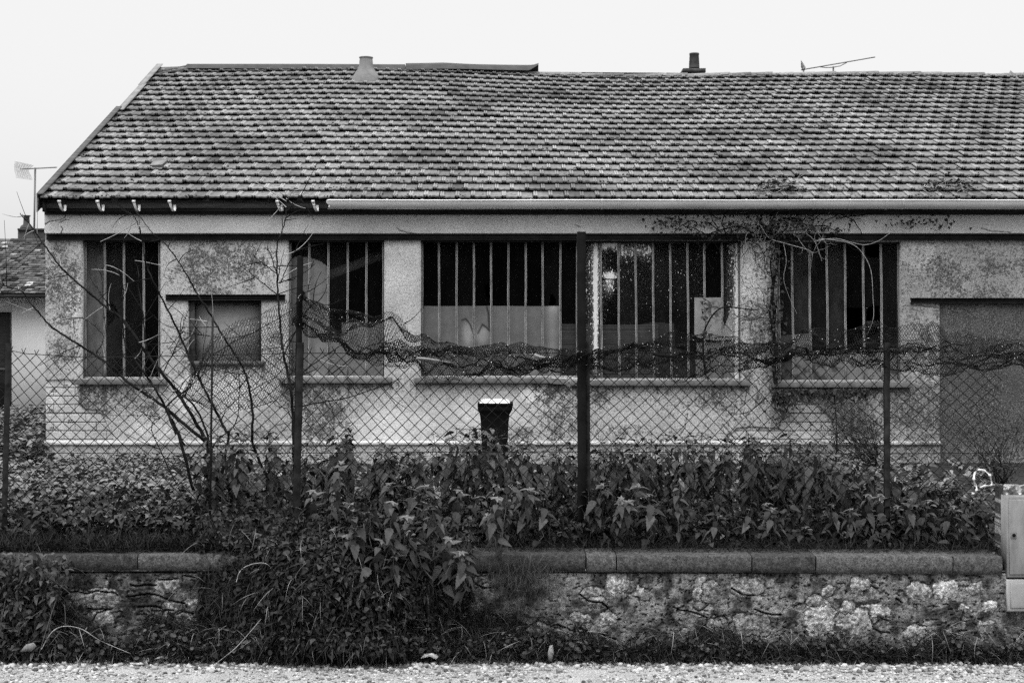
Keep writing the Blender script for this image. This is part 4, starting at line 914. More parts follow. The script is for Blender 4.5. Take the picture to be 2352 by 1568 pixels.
# ------------------------------------------------------------------ crumpled chicken wire thrown over the fence
def hexnet(nu, nv, fn, r, name, label, keepf=None, drops=0, seed=0):
    # hexagons laid in (u, v) in [0, 1]; fn carries them into the scene
    A, B = [], []
    i, j = np.meshgrid(np.arange(nu), np.arange(nv), indexing='ij'); i = i.ravel(); j = j.ravel()
    def node(i, j, up): return np.stack([(i + .5 * (j % 2)) / nu, (j + (.17 if up else -.17)) / nv], -1)
    a = node(i, j, False); b = node(i, j, True)
    E = [(a, b)]
    for di in (0, 1):
        ii_ = i + di - 1 + (j % 2); c = node(ii_, j + 1, False); ok = (j + 1 < nv) & (ii_ >= 0) & (ii_ < nu); E.append((b[ok], c[ok]))
    a = np.concatenate([e[0] for e in E]); b = np.concatenate([e[1] for e in E])
    if keepf is not None: k = keepf((a + b) / 2); a, b = a[k], b[k]
    PA, PB = fn(a), fn(b)
    o = MB().edges(PA, PB, r, U(.6, 1.5, len(a)), 3)
    root = thing('chicken_wire', label, 'wire netting', (PA[:, 0].mean(), PA[:, 1].mean(), PA[:, 2].min()))
    obj('netting', o, M['wire'], root)
    if drops:
        k = rng.integers(0, len(a), drops); R = rot_rand(drops) * U(.002, .0042, drops)[:, None, None]
        d = obj('water_drop', MB().inst(ICO, R, PB[k] + (0, -.003, 0), 1.), M['drop'], root); d['kind'] = 'stuff'
    return root
def pxa(dx, dy, Y): return np.stack([(dx - 1176) / F * Y, Y, H - (dy - 784) / F * Y], -1)
def drape(p):
    u, v = p[:, 0], p[:, 1]
    x = 418 + 262 * u + 22 * (vn(u * 3, v * 3, 211) - .5) + 26 * v * (1 - u)
    tp = np.interp(u, [0, .2, .4, .62, .8, 1.0], [862, 800, 742, 724, 700, 688]); bt = np.interp(u, [0, .2, .5, .8, 1.], [925, 944, 952, 930, 900])
    tp = np.interp(u, [0, .12, .25, .45, .62, .8, 1.0], [905, 838, 770, 738, 726, 704, 690])
    y = tp + (bt - tp) * v + 10 * (vn(u * 6, v * 6, 213) - .5); fold = np.exp(-((v - .12 - .08 * np.sin(u * 5)) / .12) ** 2)
    y = y - 18 * fold * np.sin(v * 40 + u * 9) * .5
    Y = YFN + .10 + .16 * (vn(u * 4, v * 5, 215) - .5) + .08 * np.sin(v * 14 + u * 4)
    return pxa(x, y, Y)
hexnet(38, 36, drape, .0022, 'chicken_wire', 'open sheet of hexagonal chicken wire drooping between the thin rod and the leaning post', None, 170)
def band(x0, x1, cen, half, fold, seed):
    def fn(p):
        u, v = p[:, 0], p[:, 1]; x = x0 + (x1 - x0) * u; k = (x1 - x0) / 1000.
        c = np.interp(x, [q[0] for q in cen], [q[1] for q in cen]); hw = np.interp(x, [q[0] for q in half], [q[1] for q in half])
        w = v * 2 - 1; g1 = fbm(u * 9 * k + 2 * w, w * 1.6, seed, 3) - .5; g2 = fbm(u * 26 * k, w * 2.4, seed + 2, 3) - .5
        s = w * (.45 + .8 * vn(u * 7 * k, w * 0, seed + 6)) + 1.9 * g1 + 1.0 * g2
        y = c + hw * s * .8 + 5 * (vn(x / 23, v * 6, seed + 3) - .5)
        Y = YFN - .02 + .7 * g2 + .3 * (fbm(u * 20 * k, v * 6, seed + 4) - .5)
        return pxa(x + 26 * (vn(u * 22 * k, v * 3, seed + 5) - .5), y, Y)
    return fn
hexnet(150, 56, band(672, 1345, [(672, 720), (700, 716), (730, 742), (790, 776), (860, 792), (980, 818), (1100, 828), (1345, 826)], [(672, 30), (700, 50), (760, 58), (880, 60), (960, 56), (1060, 42), (1345, 42)], 7.0, 221), .0022, 'chicken_wire',
       'dense crumpled roll of chicken wire sagging from the leaning post towards the tall post', None, 420)
hexnet(215, 50, band(1335, 2420, [(1335, 826), (1500, 822), (1640, 812), (1800, 808), (1950, 798), (2080, 806), (2200, 812), (2420, 818)], [(1335, 42), (1500, 50), (1640, 36), (1800, 42), (1950, 52), (2080, 52), (2200, 46), (2420, 38)], 6.0, 231), .0021, 'chicken_wire',
       'crumpled roll of chicken wire along the fence top right of the tall post', None, 420)
# a few broken sticks and a rag caught in the netting
for lab, pl, r, mat in (('short pale stick caught in the chicken wire right of the plain pillar of wall', [(958, 822), (975, 823), (1004, 827), (1042, 833)], .009, 'twig'),
                   ('stubby broken stick lodged in the netting just left of the tall post', [(1227, 815), (1240, 819), (1252, 821)], .012, 'twig'),
                   ('dark broken branch stub in the netting below the spattered window', [(1500, 812), (1518, 816), (1545, 818), (1560, 813)], .014, 'bark')):
    mb = MB(); p = np.array([px(x, y, YFN - .1) for x, y in pl]); mb.tube(p, np.linspace(r, r * .6, len(p)), 6); tag(obj('stick', mb, M[mat]), lab, 'stick')

# ------------------------------------------------------------------ thorny bare shrubs
def smooth(pl, n=6):
    pl = np.asarray(pl, float); t = np.arange(len(pl)); tt = np.linspace(0, len(pl) - 1, (len(pl) - 1) * n + 1); out = []
    for q in tt:
        i = min(int(q), len(pl) - 2); f = q - i; p0, p1, p2, p3 = pl[max(i - 1, 0)], pl[i], pl[i + 1], pl[min(i + 2, len(pl) - 1)]
        out.append(.5 * (2 * p1 + (p2 - p0) * f + (2 * p0 - 5 * p1 + 4 * p2 - p3) * f * f + (3 * p1 - p0 - 3 * p2 + p3) * f ** 3))
    return np.array(out)
def r4(*pts): return [(x * .3386, 520.6 + y * .3386) for x, y in pts]
def shrub(label, base, stems, Y0, thorn=True, twn=5, seed=0):
    stems = [(([(pl[0][0] + (base[0] - pl[0][0]) * .5, 1128)] + list(pl)) if pl[0][1] > 985 else pl, a_, b_) for pl, a_, b_ in stems]; root = thing('thorny_shrub', label, 'shrub', px(base[0], 1128, Y0)); tw = MB(); pale = MB()
    for k, (pl, r0, r1) in enumerate(stems):
        p = smooth(pl); n = len(p); Y = Y0 + .25 * math.sin(k * 2.4) + np.linspace(0, 1, n) * .45 * math.sin(k * 1.7 + .5) + .03 * np.sin(np.arange(n) * .7 + k)
        P = pxa(p[:, 0], p[:, 1], Y); P[:, 0] += .003 * np.sin(np.arange(n) * 1.9 + k); rr = np.linspace(r0, r1, n) * 1.55
        mb = MB(); mb.tube(P, rr, 6)
        seg = np.linalg.norm(np.diff(P, axis=0), axis=1).sum()
        if thorn:
            m_ = int(seg / .045); idx = rng.integers(0, n - 1, m_); T = P[idx + 1] - P[idx]; T /= np.linalg.norm(T, axis=1)[:, None] + 1e-9
            S = np.cross(T, [0, 1, 0]) * rng.choice([-1, 1], m_)[:, None] + rng.normal(0, .25, (m_, 3)); A = P[idx]; B = A + S * U(.012, .026, m_)[:, None] + T * .006
            V = []; q = []
            for a, b_, t in zip(A, B, T): V += [a - t * .004, a + t * .004, a + (0, .003, 0), b_]
            V = np.array(V); i4 = np.arange(m_)[:, None] * 4; mb.add(V, None, np.concatenate([i4 + [[0, 1, 3]], i4 + [[1, 2, 3]], i4 + [[2, 0, 3]]]))
        nt_ = int(seg * twn)
        for _ in range(nt_):
            i = rng.integers(int(n * .15), n - 1); T = P[i + 1] - P[i]; T /= np.linalg.norm(T) + 1e-9; s = rng.choice([-1, 1]); d = T * U(.2, .9) + np.cross(T, [0, 1, 0]) * s * U(.5, 1.) + rng.normal(0, .25, 3); d /= np.linalg.norm(d)
            L = U(.08, .34); c = rng.normal(0, .35, 3); f = np.linspace(0, 1, 7)[:, None]; q = P[i] + d * L * f + c * L * f * f * .6
            mb.tube(q, np.linspace(.0042, .0018, 7), 4, cap=False, m=int(rng.random() < .33))
        obj('branch', mb, [M['bark'], M['twig']], root)
    return root
S1 = [(r4((1425, 1500), (1410, 1470), (1240, 1330), (1120, 1225), (980, 1130), (850, 1040), (760, 950), (600, 840), (440, 740), (340, 670), (270, 590), (200, 510), (150, 440), (60, 410), (-10, 385)), .011, .002),
      (r4((1410, 1500), (1330, 1330), (1200, 1120), (1080, 970), (1000, 870), (850, 650), (750, 570), (620, 460), (480, 340), (400, 260), (320, 150), (270, 80), (215, 0), (160, -60), (135, -91)), .011, .0018),
      (r4((1215, 1420), (1190, 1390), (1120, 1220), (1040, 1080), (985, 1000), (900, 880), (850, 800), (832, 640), (835, 400), (790, 290)), .009, .0018),
      (r4((1550, 1430), (1530, 1380), (1460, 1240), (1380, 1090), (1300, 920), (1200, 690), (1110, 510), (1030, 350), (985, 230), (970, 120), (942, 0), (915, -60), (870, -100)), .009, .0016),
      (r4((1060, 950), (1000, 850), (985, 800), (970, 600), (938, 400), (940, 310), (905, 200)), .005, .0015),
      (r4((1300, 1080), (1130, 1220), (1180, 1330), (1250, 1480)), .004, .006),
      (r4((1420, 1480), (1340, 1250), (1230, 1130), (1160, 1060), (1000, 860), (830, 640), (700, 480), (655, 400)), .007, .0015),
      (r4((1110, 980), (1200, 800), (1250, 640), (1280, 560)), .003, .0012), (r4((1380, 1100), (1300, 890), (1200, 800), (1100, 690)), .003, .0012), (r4((1420, 740), (1270, 720), (1110, 660), (1020, 580)), .0025, .001),
      (r4((1760, 700), (1600, 750), (1400, 740), (1270, 700)), .0022, .001), (r4((1350, 1010), (1380, 830), (1410, 620)), .0028, .001), (r4((760, 960), (740, 900), (690, 330), (770, 235)), .0024, .001),
      (r4((1030, 1380), (1080, 1290), (900, 1280), (750, 1280)), .003, .001), (r4((1450, 1480), (1600, 1330), (1620, 1000), (1560, 930)), .004, .0015), (r4((650, 860), (700, 740), (560, 620), (460, 650)), .003, .001)]
shrub('bare thorny shrub fanning up and left from behind the thin rod', (478, 1018), S1, 11.6)
S2 = [(r4((1992, 1520), (1985, 1240), (1960, 1030), (1920, 850), (1900, 650), (1885, 460), (1880, 300), (1880, 120), (1910, 40), (1938, -60), (1945, -186)), .010, .0015),
      (r4((1945, -130), (1850, -150), (1720, -170)), .002, .0008), (r4((1942, -105), (1990, -150), (2070, -235)), .002, .0008), (r4((1945, -186), (1925, -210), (1900, -230)), .0015, .0007), (r4((1948, -180), (1970, -215), (2010, -270)), .0015, .0007),
      (r4((1885, 465), (1780, 380), (1690, 310), (1640, 270)), .0035, .0012), (r4((1878, 320), (1800, 260), (1730, 210)), .003, .001), (r4((1870, 300), (1832, 180), (1795, 140)), .003, .001), (r4((1885, 360), (1905, 250), (1930, 150)), .003, .001),
      (r4((1905, 380), (1940, 290), (2000, 170), (2050, 60), (2090, -10)), .003, .001), (r4((1895, 380), (2050, 320), (2140, 250)), .003, .001), (r4((2060, 450), (2110, 430), (2190, 375), (2230, 340)), .003, .001),
      (r4((1985, 1100), (2060, 985), (2170, 900), (2350, 780), (2420, 730)), .004, .0015), (r4((2000, 1230), (2120, 1200), (2350, 1160), (2560, 1090), (2720, 1030)), .004, .0012), (r4((1925, 870), (2100, 545), (2230, 530), (2350, 480)), .0035, .001),
      (r4((2000, 1370), (1950, 1240), (1870, 1210), (1820, 1120)), .003, .001), (r4((2250, 1000), (2480, 820), (2640, 770), (2760, 640)), .003, .001), (r4((1720, 1490), (1715, 1280), (1690, 1090), (1650, 960), (1590, 860), (1500, 720), (1430, 600), (1340, 460), (1280, 350), (1200, 220), (1110, 105), (1050, 60), (1000, 0), (945, -75)), .008, .0015)]
shrub('thin bare thorny shrub climbing past the leaning iron post', (680, 1045), S2, 11.3, seed=3)

# ------------------------------------------------------------------ leaves: templates
def leaf_tmpl(prof, fold=.22, droop=.5, ser=.0, n=8):
    t = np.linspace(0, 1, n + 1); w = np.interp(t, [p[0] for p in prof], [p[1] for p in prof]); w = w * (1 + ser * np.where(np.arange(n + 1) % 2, 1, -1)); w[0] *= .6; w[-1] = .002
    z = -droop * t ** 2 * .5; V = []
    for i in range(n + 1): V += [(t[i], -w[i], z[i] + fold * w[i]), (t[i], 0, z[i]), (t[i], w[i], z[i] + fold * w[i])]
    q = []
    for i in range(n):
        for k in (0, 1): a = 3 * i + k; q.append((a, a + 3, a + 4, a + 1))
    return (np.array(V), q, [])
NET = leaf_tmpl([(0, .08), (.10, .22), (.25, .265), (.5, .20), (.75, .11), (1, 0)], .25, .55, .10, 12)
LAN = leaf_tmpl([(0, .04), (.3, .2), (.6, .15), (1, 0)], .3, .5, 0, 5)
IVY = leaf_tmpl([(0, .2), (.12, .46), (.25, .36), (.42, .42), (.55, .22), (1, 0)], .15, .2, 0, 6)
ROUND = leaf_tmpl([(0, .1), (.2, .3), (.5, .42), (.8, .34), (1, 0)], .2, .3, .06, 6)
def orient(az, el, roll):                                      # leaf axis from azimuth and elevation
    az, el, roll = np.broadcast_arrays(az, el, roll)
    d = np.stack([np.cos(az) * np.cos(el), np.sin(az) * np.cos(el), np.sin(el)], -1); up = np.zeros_like(d); up[:, 2] = 1
    s = np.cross(up, d); s /= np.linalg.norm(s, axis=1)[:, None] + 1e-9; u = np.cross(d, s)
    s2 = s * np.cos(roll)[:, None] + u * np.sin(roll)[:, None]; u2 = np.cross(d, s2); return np.stack([d, s2, u2], -1)

# ------------------------------------------------------------------ ivy on the facade
def vine_walk(p, ang, L, step=7, jit=.35, grav=0.):
    pts = [p]; 
    for _ in range(int(L / step)):
        ang += rng.normal(0, jit) + grav * math.cos(ang); p = (p[0] + step * math.cos(ang), p[1] + step * math.sin(ang)); pts.append(p)
    return pts
def ivy(label, base, lines, leaf_n, leaf_at, Y, pale=(), size=(.03, .065), name='ivy_vine'):
    root = thing(name, label, 'ivy', px(*base, Y)); mb = MB()
    for pl, r0, r1 in lines:
        p = smooth(pl, 4); n = len(p); P = pxa(p[:, 0], p[:, 1], Y - .02 - .05 * fbm(p[:, 0] / 30, p[:, 1] / 30, 251)); mb.tube(P, np.linspace(r0, r1, n), 5, cap=False)
    obj('stem', mb, M['bark'], root)
    if len(pale):
        mb = MB()
        for pl, r0, r1 in pale:
            p = smooth(pl, 4); P = pxa(p[:, 0], p[:, 1], Y - .07 - .05 * fbm(p[:, 0] / 30, p[:, 1] / 30, 253)); mb.tube(P, np.linspace(r0, r1, len(p)), 5, cap=False)
        o = obj('stem', mb, M['twig'], root); o['label'] = 'pale bare stems'
    L = leaf_at(leaf_n); n = len(L); O = pxa(L[:, 0], L[:, 1], Y - U(.02, .14, n))
    R = orient(U(-2.6, -.5, n), U(-1.3, -.2, n), rng.normal(0, .5, n)) * U(size[0], size[1], n)[:, None, None]
    obj('foliage', MB().inst(IVY, R, O, U(.25, 1.6, n)), M['dark_leaf'], root); return root
YI = YW - .06
lines = [([(1782, 880), (1778, 840), (1782, 800), (1776, 760), (1779, 715), (1774, 680), (1778, 640), (1786, 600), (1784, 566), (1770, 530), (1745, 512)], .02, .012),
         ([(1780, 800), (1772, 740), (1768, 715), (1775, 660), (1770, 600), (1788, 560)], .012, .006), ([(1740, 545), (1700, 520), (1650, 530), (1600, 545), (1540, 540)], .008, .003),
         ([(1790, 545), (1830, 560), (1862, 574), (1866, 620)], .008, .003), ([(1620, 860), (1615, 800), (1618, 760), (1640, 720), (1665, 705), (1700, 708), (1740, 712)], .010, .005)]
for i in range(34):
    lines.append((vine_walk((U(1560, 1960), U(495, 548)), U(0, 6.28), U(60, 170), 9, .4), .005, .0015))
for i in range(16): lines.append((vine_walk((U(1690, 1900), U(548, 556)), 1.57 + rng.normal(0, .2), U(60, 170), 9, .28, .12), .004, .0012))
for i in range(22): lines.append((vine_walk((U(1770, 1786), U(570, 860)), rng.choice([0, 3.14]) + rng.normal(0, .6), U(40, 110), 8, .4), .0035, .0012))
for i in range(10): lines.append((vine_walk((U(1600, 1700), U(690, 780)), U(0, 6.28), U(40, 90), 8, .45), .0035, .0012))
pale = [([(1880, 548), (1920, 552), (1955, 560), (1980, 580), (2000, 620), (2005, 680), (2006, 730), (1992, 768)], .006, .003), ([(1875, 553), (1920, 548), (1960, 558), (1990, 562), (2020, 552), (2045, 535), (2090, 512)], .006, .003),
        ([(1740, 505), (1765, 545), (1800, 558), (1850, 572), (1866, 580)], .007, .004), ([(1850, 535), (1868, 550), (1880, 575), (1888, 600)], .004, .002), ([(1800, 560), (1806, 600), (1800, 640), (1812, 680), (1830, 720)], .004, .0015)]
for i in range(14): pale.append((vine_walk((U(1690, 1900), U(520, 560)), U(.3, 2.8), U(40, 120), 8, .4), .003, .001))
for i in range(12): pale.append((vine_walk((U(1680, 1990), U(470, 500)), U(-2.8, -.3), U(30, 90), 8, .35), .003, .001))
def la(n):
    k = n // 2; a = np.stack([rng.normal(1770, 75, k), rng.normal(518, 18, k)], -1); b_ = np.stack([rng.normal(1560, 40, n // 10), rng.normal(512, 12, n // 10)], -1)
    c = np.stack([rng.normal(1782, 12, n // 4), U(540, 870, n // 4)], -1); d = np.stack([rng.normal(1622, 8, n // 12), U(690, 870, n // 12)], -1); e = np.stack([rng.normal(2100, 50, n // 16), rng.normal(508, 8, n // 16)], -1); return np.concatenate([a, b_, c, d, e])
ivy('dying ivy with bare tangled stems climbing the wall beside the window to the eaves', (1782, 1060), [(a_, b_ * 1.5, c_ * 1.4) for a_, b_, c_ in lines], 900, la, YI, pale)
def lb(n):
    x = np.concatenate([U(1775, 1995, n), rng.normal(1795, 16, n // 3)]); y = np.concatenate([892 + np.abs(rng.normal(0, 12, n)), 905 + np.abs(rng.normal(0, 26, n // 3))]); return np.stack([x, y], -1)
ivy('low fringe of dark ivy leaves hanging under the sill of the right-hand window', (1880, 1060), [([(1920, 1060), (1922, 990), (1918, 930), (1915, 895)], .010, .006), ([(1800, 960), (1810, 930), (1800, 900)], .006, .003)], 420, lb, YW - .12, size=(.03, .07))
# bits of creeper lying on the roof edge and in the gutter
for lab, cx, w_, n in (('clump of dark creeper lying on the tiles above the gutter near the ivy', 1790, 70, 150), ('small tangle of dry creeper on the roof edge at the far right', 2180, 90, 120)):
    x = np.concatenate([rng.normal(cx, w_ * .45, n)]); y = 452 - np.abs(rng.normal(0, 9, n)) - 12 * np.exp(-((x - cx) / 30) ** 2) * rng.random(n); pts = np.array([roof_pt(np.array([on_roof(a, min(b_, 453))[0]]), np.array([on_roof(a, min(b_, 453))[1]]), .09)[0] for a, b_ in zip(x, y)])
    R = orient(U(0, 6.28, n), U(-.6, .9, n), rng.normal(0, .6, n)) * U(.03, .07, n)[:, None, None]; root = thing('creeper_clump', lab, 'creeper', tuple(pts.mean(0)))
    obj('foliage', MB().inst(IVY, R, pts, U(.6, 2., n)), M['dark_leaf'], root); mb = MB()
    for i in range(26):
        p = pts[rng.integers(0, n)]; d = rng.normal(0, .12, 3) * (1.6, .6, .7) + (0, -.1, -.02); f = np.linspace(0, 1, 6)[:, None]; mb.tube(p + d * f + rng.normal(0, .06, 3) * f * f, np.linspace(.004, .0015, 6), 4, cap=False)
    obj('stem', mb, M['twig'], root)

# ------------------------------------------------------------------ nettles
def make_nettle(h, seed):
    r = np.random.default_rng(seed); root = bpy.data.objects.new('nettle', None); COL.objects.link(root); root.empty_display_size = .1
    n = 9; z = np.linspace(0, h, n); bx = np.cumsum(r.normal(0, .012, n)); by = np.cumsum(r.normal(0, .012, n)); S = np.stack([bx - bx[0], by - by[0], z], -1)
    mb = MB(); mb.tube(S, np.linspace(.0045, .0018, n), 5)
    s = bpy.data.objects.new('stem', mb.mesh('nettle_stem', M['stem'], True)); s.parent = root; COL.objects.link(s)
    O, Rm, T = [], [], []; zz = h * .12; k = 0; a0 = r.uniform(0, 6.28)
    while zz < h:
        f = zz / h; p = np.array([np.interp(zz, z, S[:, i]) for i in range(3)]); L = (.112 * min(1, .45 + 1.2 * f) if f < .72 else .112 * (1 - .40 * (f - .72) / .28)) * r.uniform(.6, 1.2)
        for q in (0, math.pi):
            if f < .5 and r.random() < .45: continue
            az = a0 + k * math.pi / 2 + q + r.normal(0, .3); el = r.normal(-.80 + .75 * (f > .86), .38); O.append(p + np.array([math.cos(az), math.sin(az), .2]) * .018); Rm.append(orient(np.array([az]), np.array([el]), np.array([r.normal(0, .25)]))[0] * L); T.append(r.uniform(.35, 1.25) * (.45 + .95 * f))  # leaf tone rises to the tip rosette: light on the tops painted in
        k += 1; zz += (.052 - .028 * f) * (.75 + .5 * h)
    for i in range(5):
        az = i * 1.25 + r.normal(0, .2); O.append(S[-1]); Rm.append(orient(np.array([az]), np.array([r.normal(.35, .3)]), np.array([0.]))[0] * r.uniform(.03, .05)); T.append(2.1)
    lf = bpy.data.objects.new('foliage', MB().inst(NET, np.array(Rm), np.array(O), np.array(T)).mesh('nettle_leaves', M['leaf'])); lf.parent = root; COL.objects.link(lf)
    return root, h
PROTO = [make_nettle(h, 300 + i) for i, h in enumerate((.86, .78, .70, .62, .52, .44, .36))]
used_n = set()
def put_nettle(x, y, h, label, group, lean=(0, 0), z=None):
    i = int(np.argmin([abs(p[1] - h) for p in PROTO])); i = int(np.clip(i + rng.integers(-1, 2), 0, len(PROTO) - 1)); src, ph = PROTO[i]
    if i in used_n:
        o = src.copy(); COL.objects.link(o)
        for c in src.children: d = c.copy(); COL.objects.link(d); d.parent = o
    else: o = src; used_n.add(i)
    s = h / ph; o.scale = (min(max(s, .85), 1.2),) * 2 + (s,)
    o.location = (x, y, yard_z(x, y) - .01 if z is None else z); o.rotation_euler = (lean[0] + rng.normal(0, .09), lean[1] + rng.normal(0, .09), U(0, 6.28))
    o.rotation_mode = 'ZYX' if False else 'XYZ'
    tag(o, label, 'nettle', group)
def topline(dx):                                               # picture height reached by the bed
    return np.interp(dx, [-20, 300, 440, 500, 560, 700, 800, 880, 960, 1060, 1120, 1220, 1300, 1500, 1600, 1700, 1800, 1900, 1960, 2050, 2150, 2290], [1180, 1150, 1080, 1010, 1000, 1012, 985, 1040, 1040, 992, 1000, 1020, 1030, 1015, 1000, 1015, 1005, 1030, 1060, 1090, 1110, 1130])
G1 = 'nettles in the thick bed behind the fence'
for i in range(192):
    dx = U(470, 2260); Y = 10.75 + 1.4 * rng.random() ** 1.4; t = topline(dx) - 20 + abs(rng.normal(0, 26)); x = (dx - 1176) / F * Y; h = H - (t - 784) / F * Y - float(yard_z(x, Y))
    put_nettle(x, Y, float(np.clip(h, .3, 1.05)), 'tall nettle with drooping toothed leaves in the thick bed behind the fence', G1)
G2 = 'nettles along the coping in front of the fence'
for i in range(62):
    dx = U(690, 2260); Y = U(10.28, 10.6); x = (dx - 1176) / F * Y; h = U(.22, .52) * (1 - .25 * (dx > 1650))
    put_nettle(x, Y, h, 'shorter nettle growing right along the coping in front of the fence', G2, (U(.0, .5), 0))
G3 = 'nettles spilling over the wall'
for i in range(38):
    dx = float(np.clip(rng.normal(910, 125), 690, 1150)); dyb = U(1200, 1345) - 60 * (abs(dx - 930) > 170); Y = U(9.72, 10.2); q = px(dx, dyb + 60, Y)
    put_nettle(q[0], Y, U(.30, .46), 'nettle leaning out over the overgrown stretch of wall left of centre', G3, (U(.1, .45), rng.normal(0, .2)), q[2])
for i, (p, h) in enumerate(PROTO):
    if i not in used_n: put_nettle((1000 - 1176) / F * 11.4, 11.4, h, 'tall nettle with drooping toothed leaves in the thick bed behind the fence', G1)

# ------------------------------------------------------------------ weeds and grass nobody could count
def weed_patch(name, n, fx, fy, fz, size, mat, tm, label, el=(-.5, .6), per=6, tone=(.5, 1.5)):
    x, y = fx(n), fy(n); z = fz(x, y, n); N = n * per; xx = np.repeat(x, per) + rng.normal(0, .03, N); yy = np.repeat(y, per) + rng.normal(0, .03, N); zz = np.repeat(z, per) + rng.normal(0, .02, N)
    R = orient(U(0, 6.28, N), U(el[0], el[1], N), rng.normal(0, .5, N)) * (U(size[0], size[1], N))[:, None, None]
    o = obj(name, MB().inst(tm, R, np.stack([xx, yy, zz], -1), U(tone[0], tone[1], N)), mat); o['label'] = label; o['category'] = 'weeds'; o['kind'] = 'stuff'; return o
def yx(Y, n, d0=-120, d1=2420): return (U(d0, d1, n) - 1176) / F * Y
n = 5200; Yv = 10.7 + 7.6 * rng.random(n) ** 1.25; dxv = U(-140, 2300, n); k = (rng.random(n) < np.where(dxv < 520, 1, .18)); Yv, dxv = Yv[k], dxv[k]; xv = (dxv - 1176) / F * Yv
hv = (.06 + .22 * fbm(xv * 1.5, Yv * 1.5, 261)) * np.where(Yv > 17.3, .7, 1)
weed_patch('yard_weeds', len(xv), lambda n: xv, lambda n: Yv, lambda x, y, n: yard_z(x, y) + hv * U(.3, 1.1, n), (.05, .10), M['weed'], NET, 'low pale leafy weeds covering the yard in front of the workshop', (-.6, .5), 7)
n = 1500; dxx = U(-60, 112, n); Yw2 = 18.3 + 9 * rng.random(n); xw = (dxx - 1176) / F * Yw2; weed_patch('yard_weeds', n, lambda n: xw, lambda n: Yw2, lambda x, y, n: yard_z(x, y) + U(.03, .35, n), (.06, .14), M['weed'], NET, 'pale weeds growing up to the small house at the left', (-.5, .7), 6)
n = 900; xf = (U(-40, 490, n) - 1176) / F * 11.2; yf_ = U(10.6, 12.2, n); weed_patch('yard_weeds', n, lambda n: xf, lambda n: yf_, lambda x, y, n: yard_z(x, y) + U(.05, .34, n) * np.interp(yf_, [10.6, 11.4], [.6, 1]), (.05, .095), M['leaf'], NET, 'darker leafy weeds just behind the fence at the left', (-1.0, .2), 7, (.4, 2.4))
n = 2600; weed_patch('bed_undergrowth', n, lambda n: (U(-60, 2290, n) - 1176) / F * 10.7, lambda n: U(10.35, 12.2, n), lambda x, y, n: yard_z(x, y) + U(.02, .3, n), (.04, .09), M['dark_leaf'], NET, 'dark undergrowth at the foot of the nettle bed', (-1.1, .3), 5)
BL_t = leaf_tmpl([(0, .022), (.5, .018), (1, 0)], .3, .9, 0, 4)
def blades(name, O, az, el, L, mat, label, tone=(.4, 1.5), cat='grass', tm=None, width=1.):
    n = len(O); R = orient(az, el, rng.normal(0, .4, n)) * L[:, None, None]; R[:, :, 1] *= width
    o = obj(name, MB().inst(tm or BL_t, R, O, U(tone[0], tone[1], n)), mat); o['label'] = label; o['category'] = cat; o['kind'] = 'stuff'; return o
def bulge(dx, dy):                                             # how far the overgrowth stands off the wall
    return .34 * np.exp(-(((dx - 770) / 230) ** 2 + ((dy - 1400) / 160) ** 2) ** 1.5) + .10 * np.exp(-((dx - 20) / 130) ** 2) + .16 * sstep(1420, 1500, dy) * (.5 + fbm(dx / 60, dy * 0, 271))
# the dark tangle hanging over the wall
n = 15000; dx = rng.normal(760, 165, n); dy = U(1170, 1515, n); k = (dx > 455 + 80 * sstep(1400, 1290, dy) * 0) & (dx < 1050 + 60 * (fbm(dy / 30, dy * 0, 273) - .5)) & (dy > 1180 + 90 * sstep(640, 900, dx)); dx, dy = dx[k], dy[k]; n = len(dx)
Y = YF - bulge(dx, dy) * U(.25, 1., n) + .25 * sstep(1290, 1200, dy); O = pxa(dx, dy, Y)
blades('hanging_grass', O, U(-3.1, .0, n), np.clip(rng.normal(-.5, .6, n), -1.5, 1.0), U(.05, .17, n), M['grass'], 'dark tangled grass hanging over the wall left of centre', (.03, .6))
n = 260; dx = rng.normal(740, 150, n); dy = U(1200, 1500, n); Y = YF - bulge(dx, dy) - .02; blades('dry_stems', pxa(dx, dy, Y), U(-3.1, 0, n), U(-1.4, .6, n), U(.07, .2, n), M['straw'], 'dry pale stems in the dark tangle over the wall', (.12, .6), 'stems', width=.5)
for tm_, n, sz, tn in ((ROUND, 3200, (.016, .042), (.1, 1.6)), (NET, 2600, (.03, .075), (.08, 1.2)), (LAN, 5200, (.02, .06), (.08, 1.4)), (IVY, 700, (.03, .06), (.2, 2.6))):
    dx = np.clip(rng.normal(775, 150, n), 460, 1075); dy = U(1185, 1505, n); Y = YF - bulge(dx, dy) * U(.5, 1.12, n) + .12 * sstep(1260, 1190, dy); R = orient(U(-2.9, -.2, n), U(-1.2, .3, n), rng.normal(0, .6, n)) * U(sz[0], sz[1], n)[:, None, None]
    o = obj('tangle_leaves', MB().inst(tm_, R, pxa(dx, dy, Y), U(tn[0], tn[1], n)), M['dark_leaf']); o['label'] = 'leaves crowding the dark tangle that spills over the wall'; o['category'] = 'weeds'; o['kind'] = 'stuff'
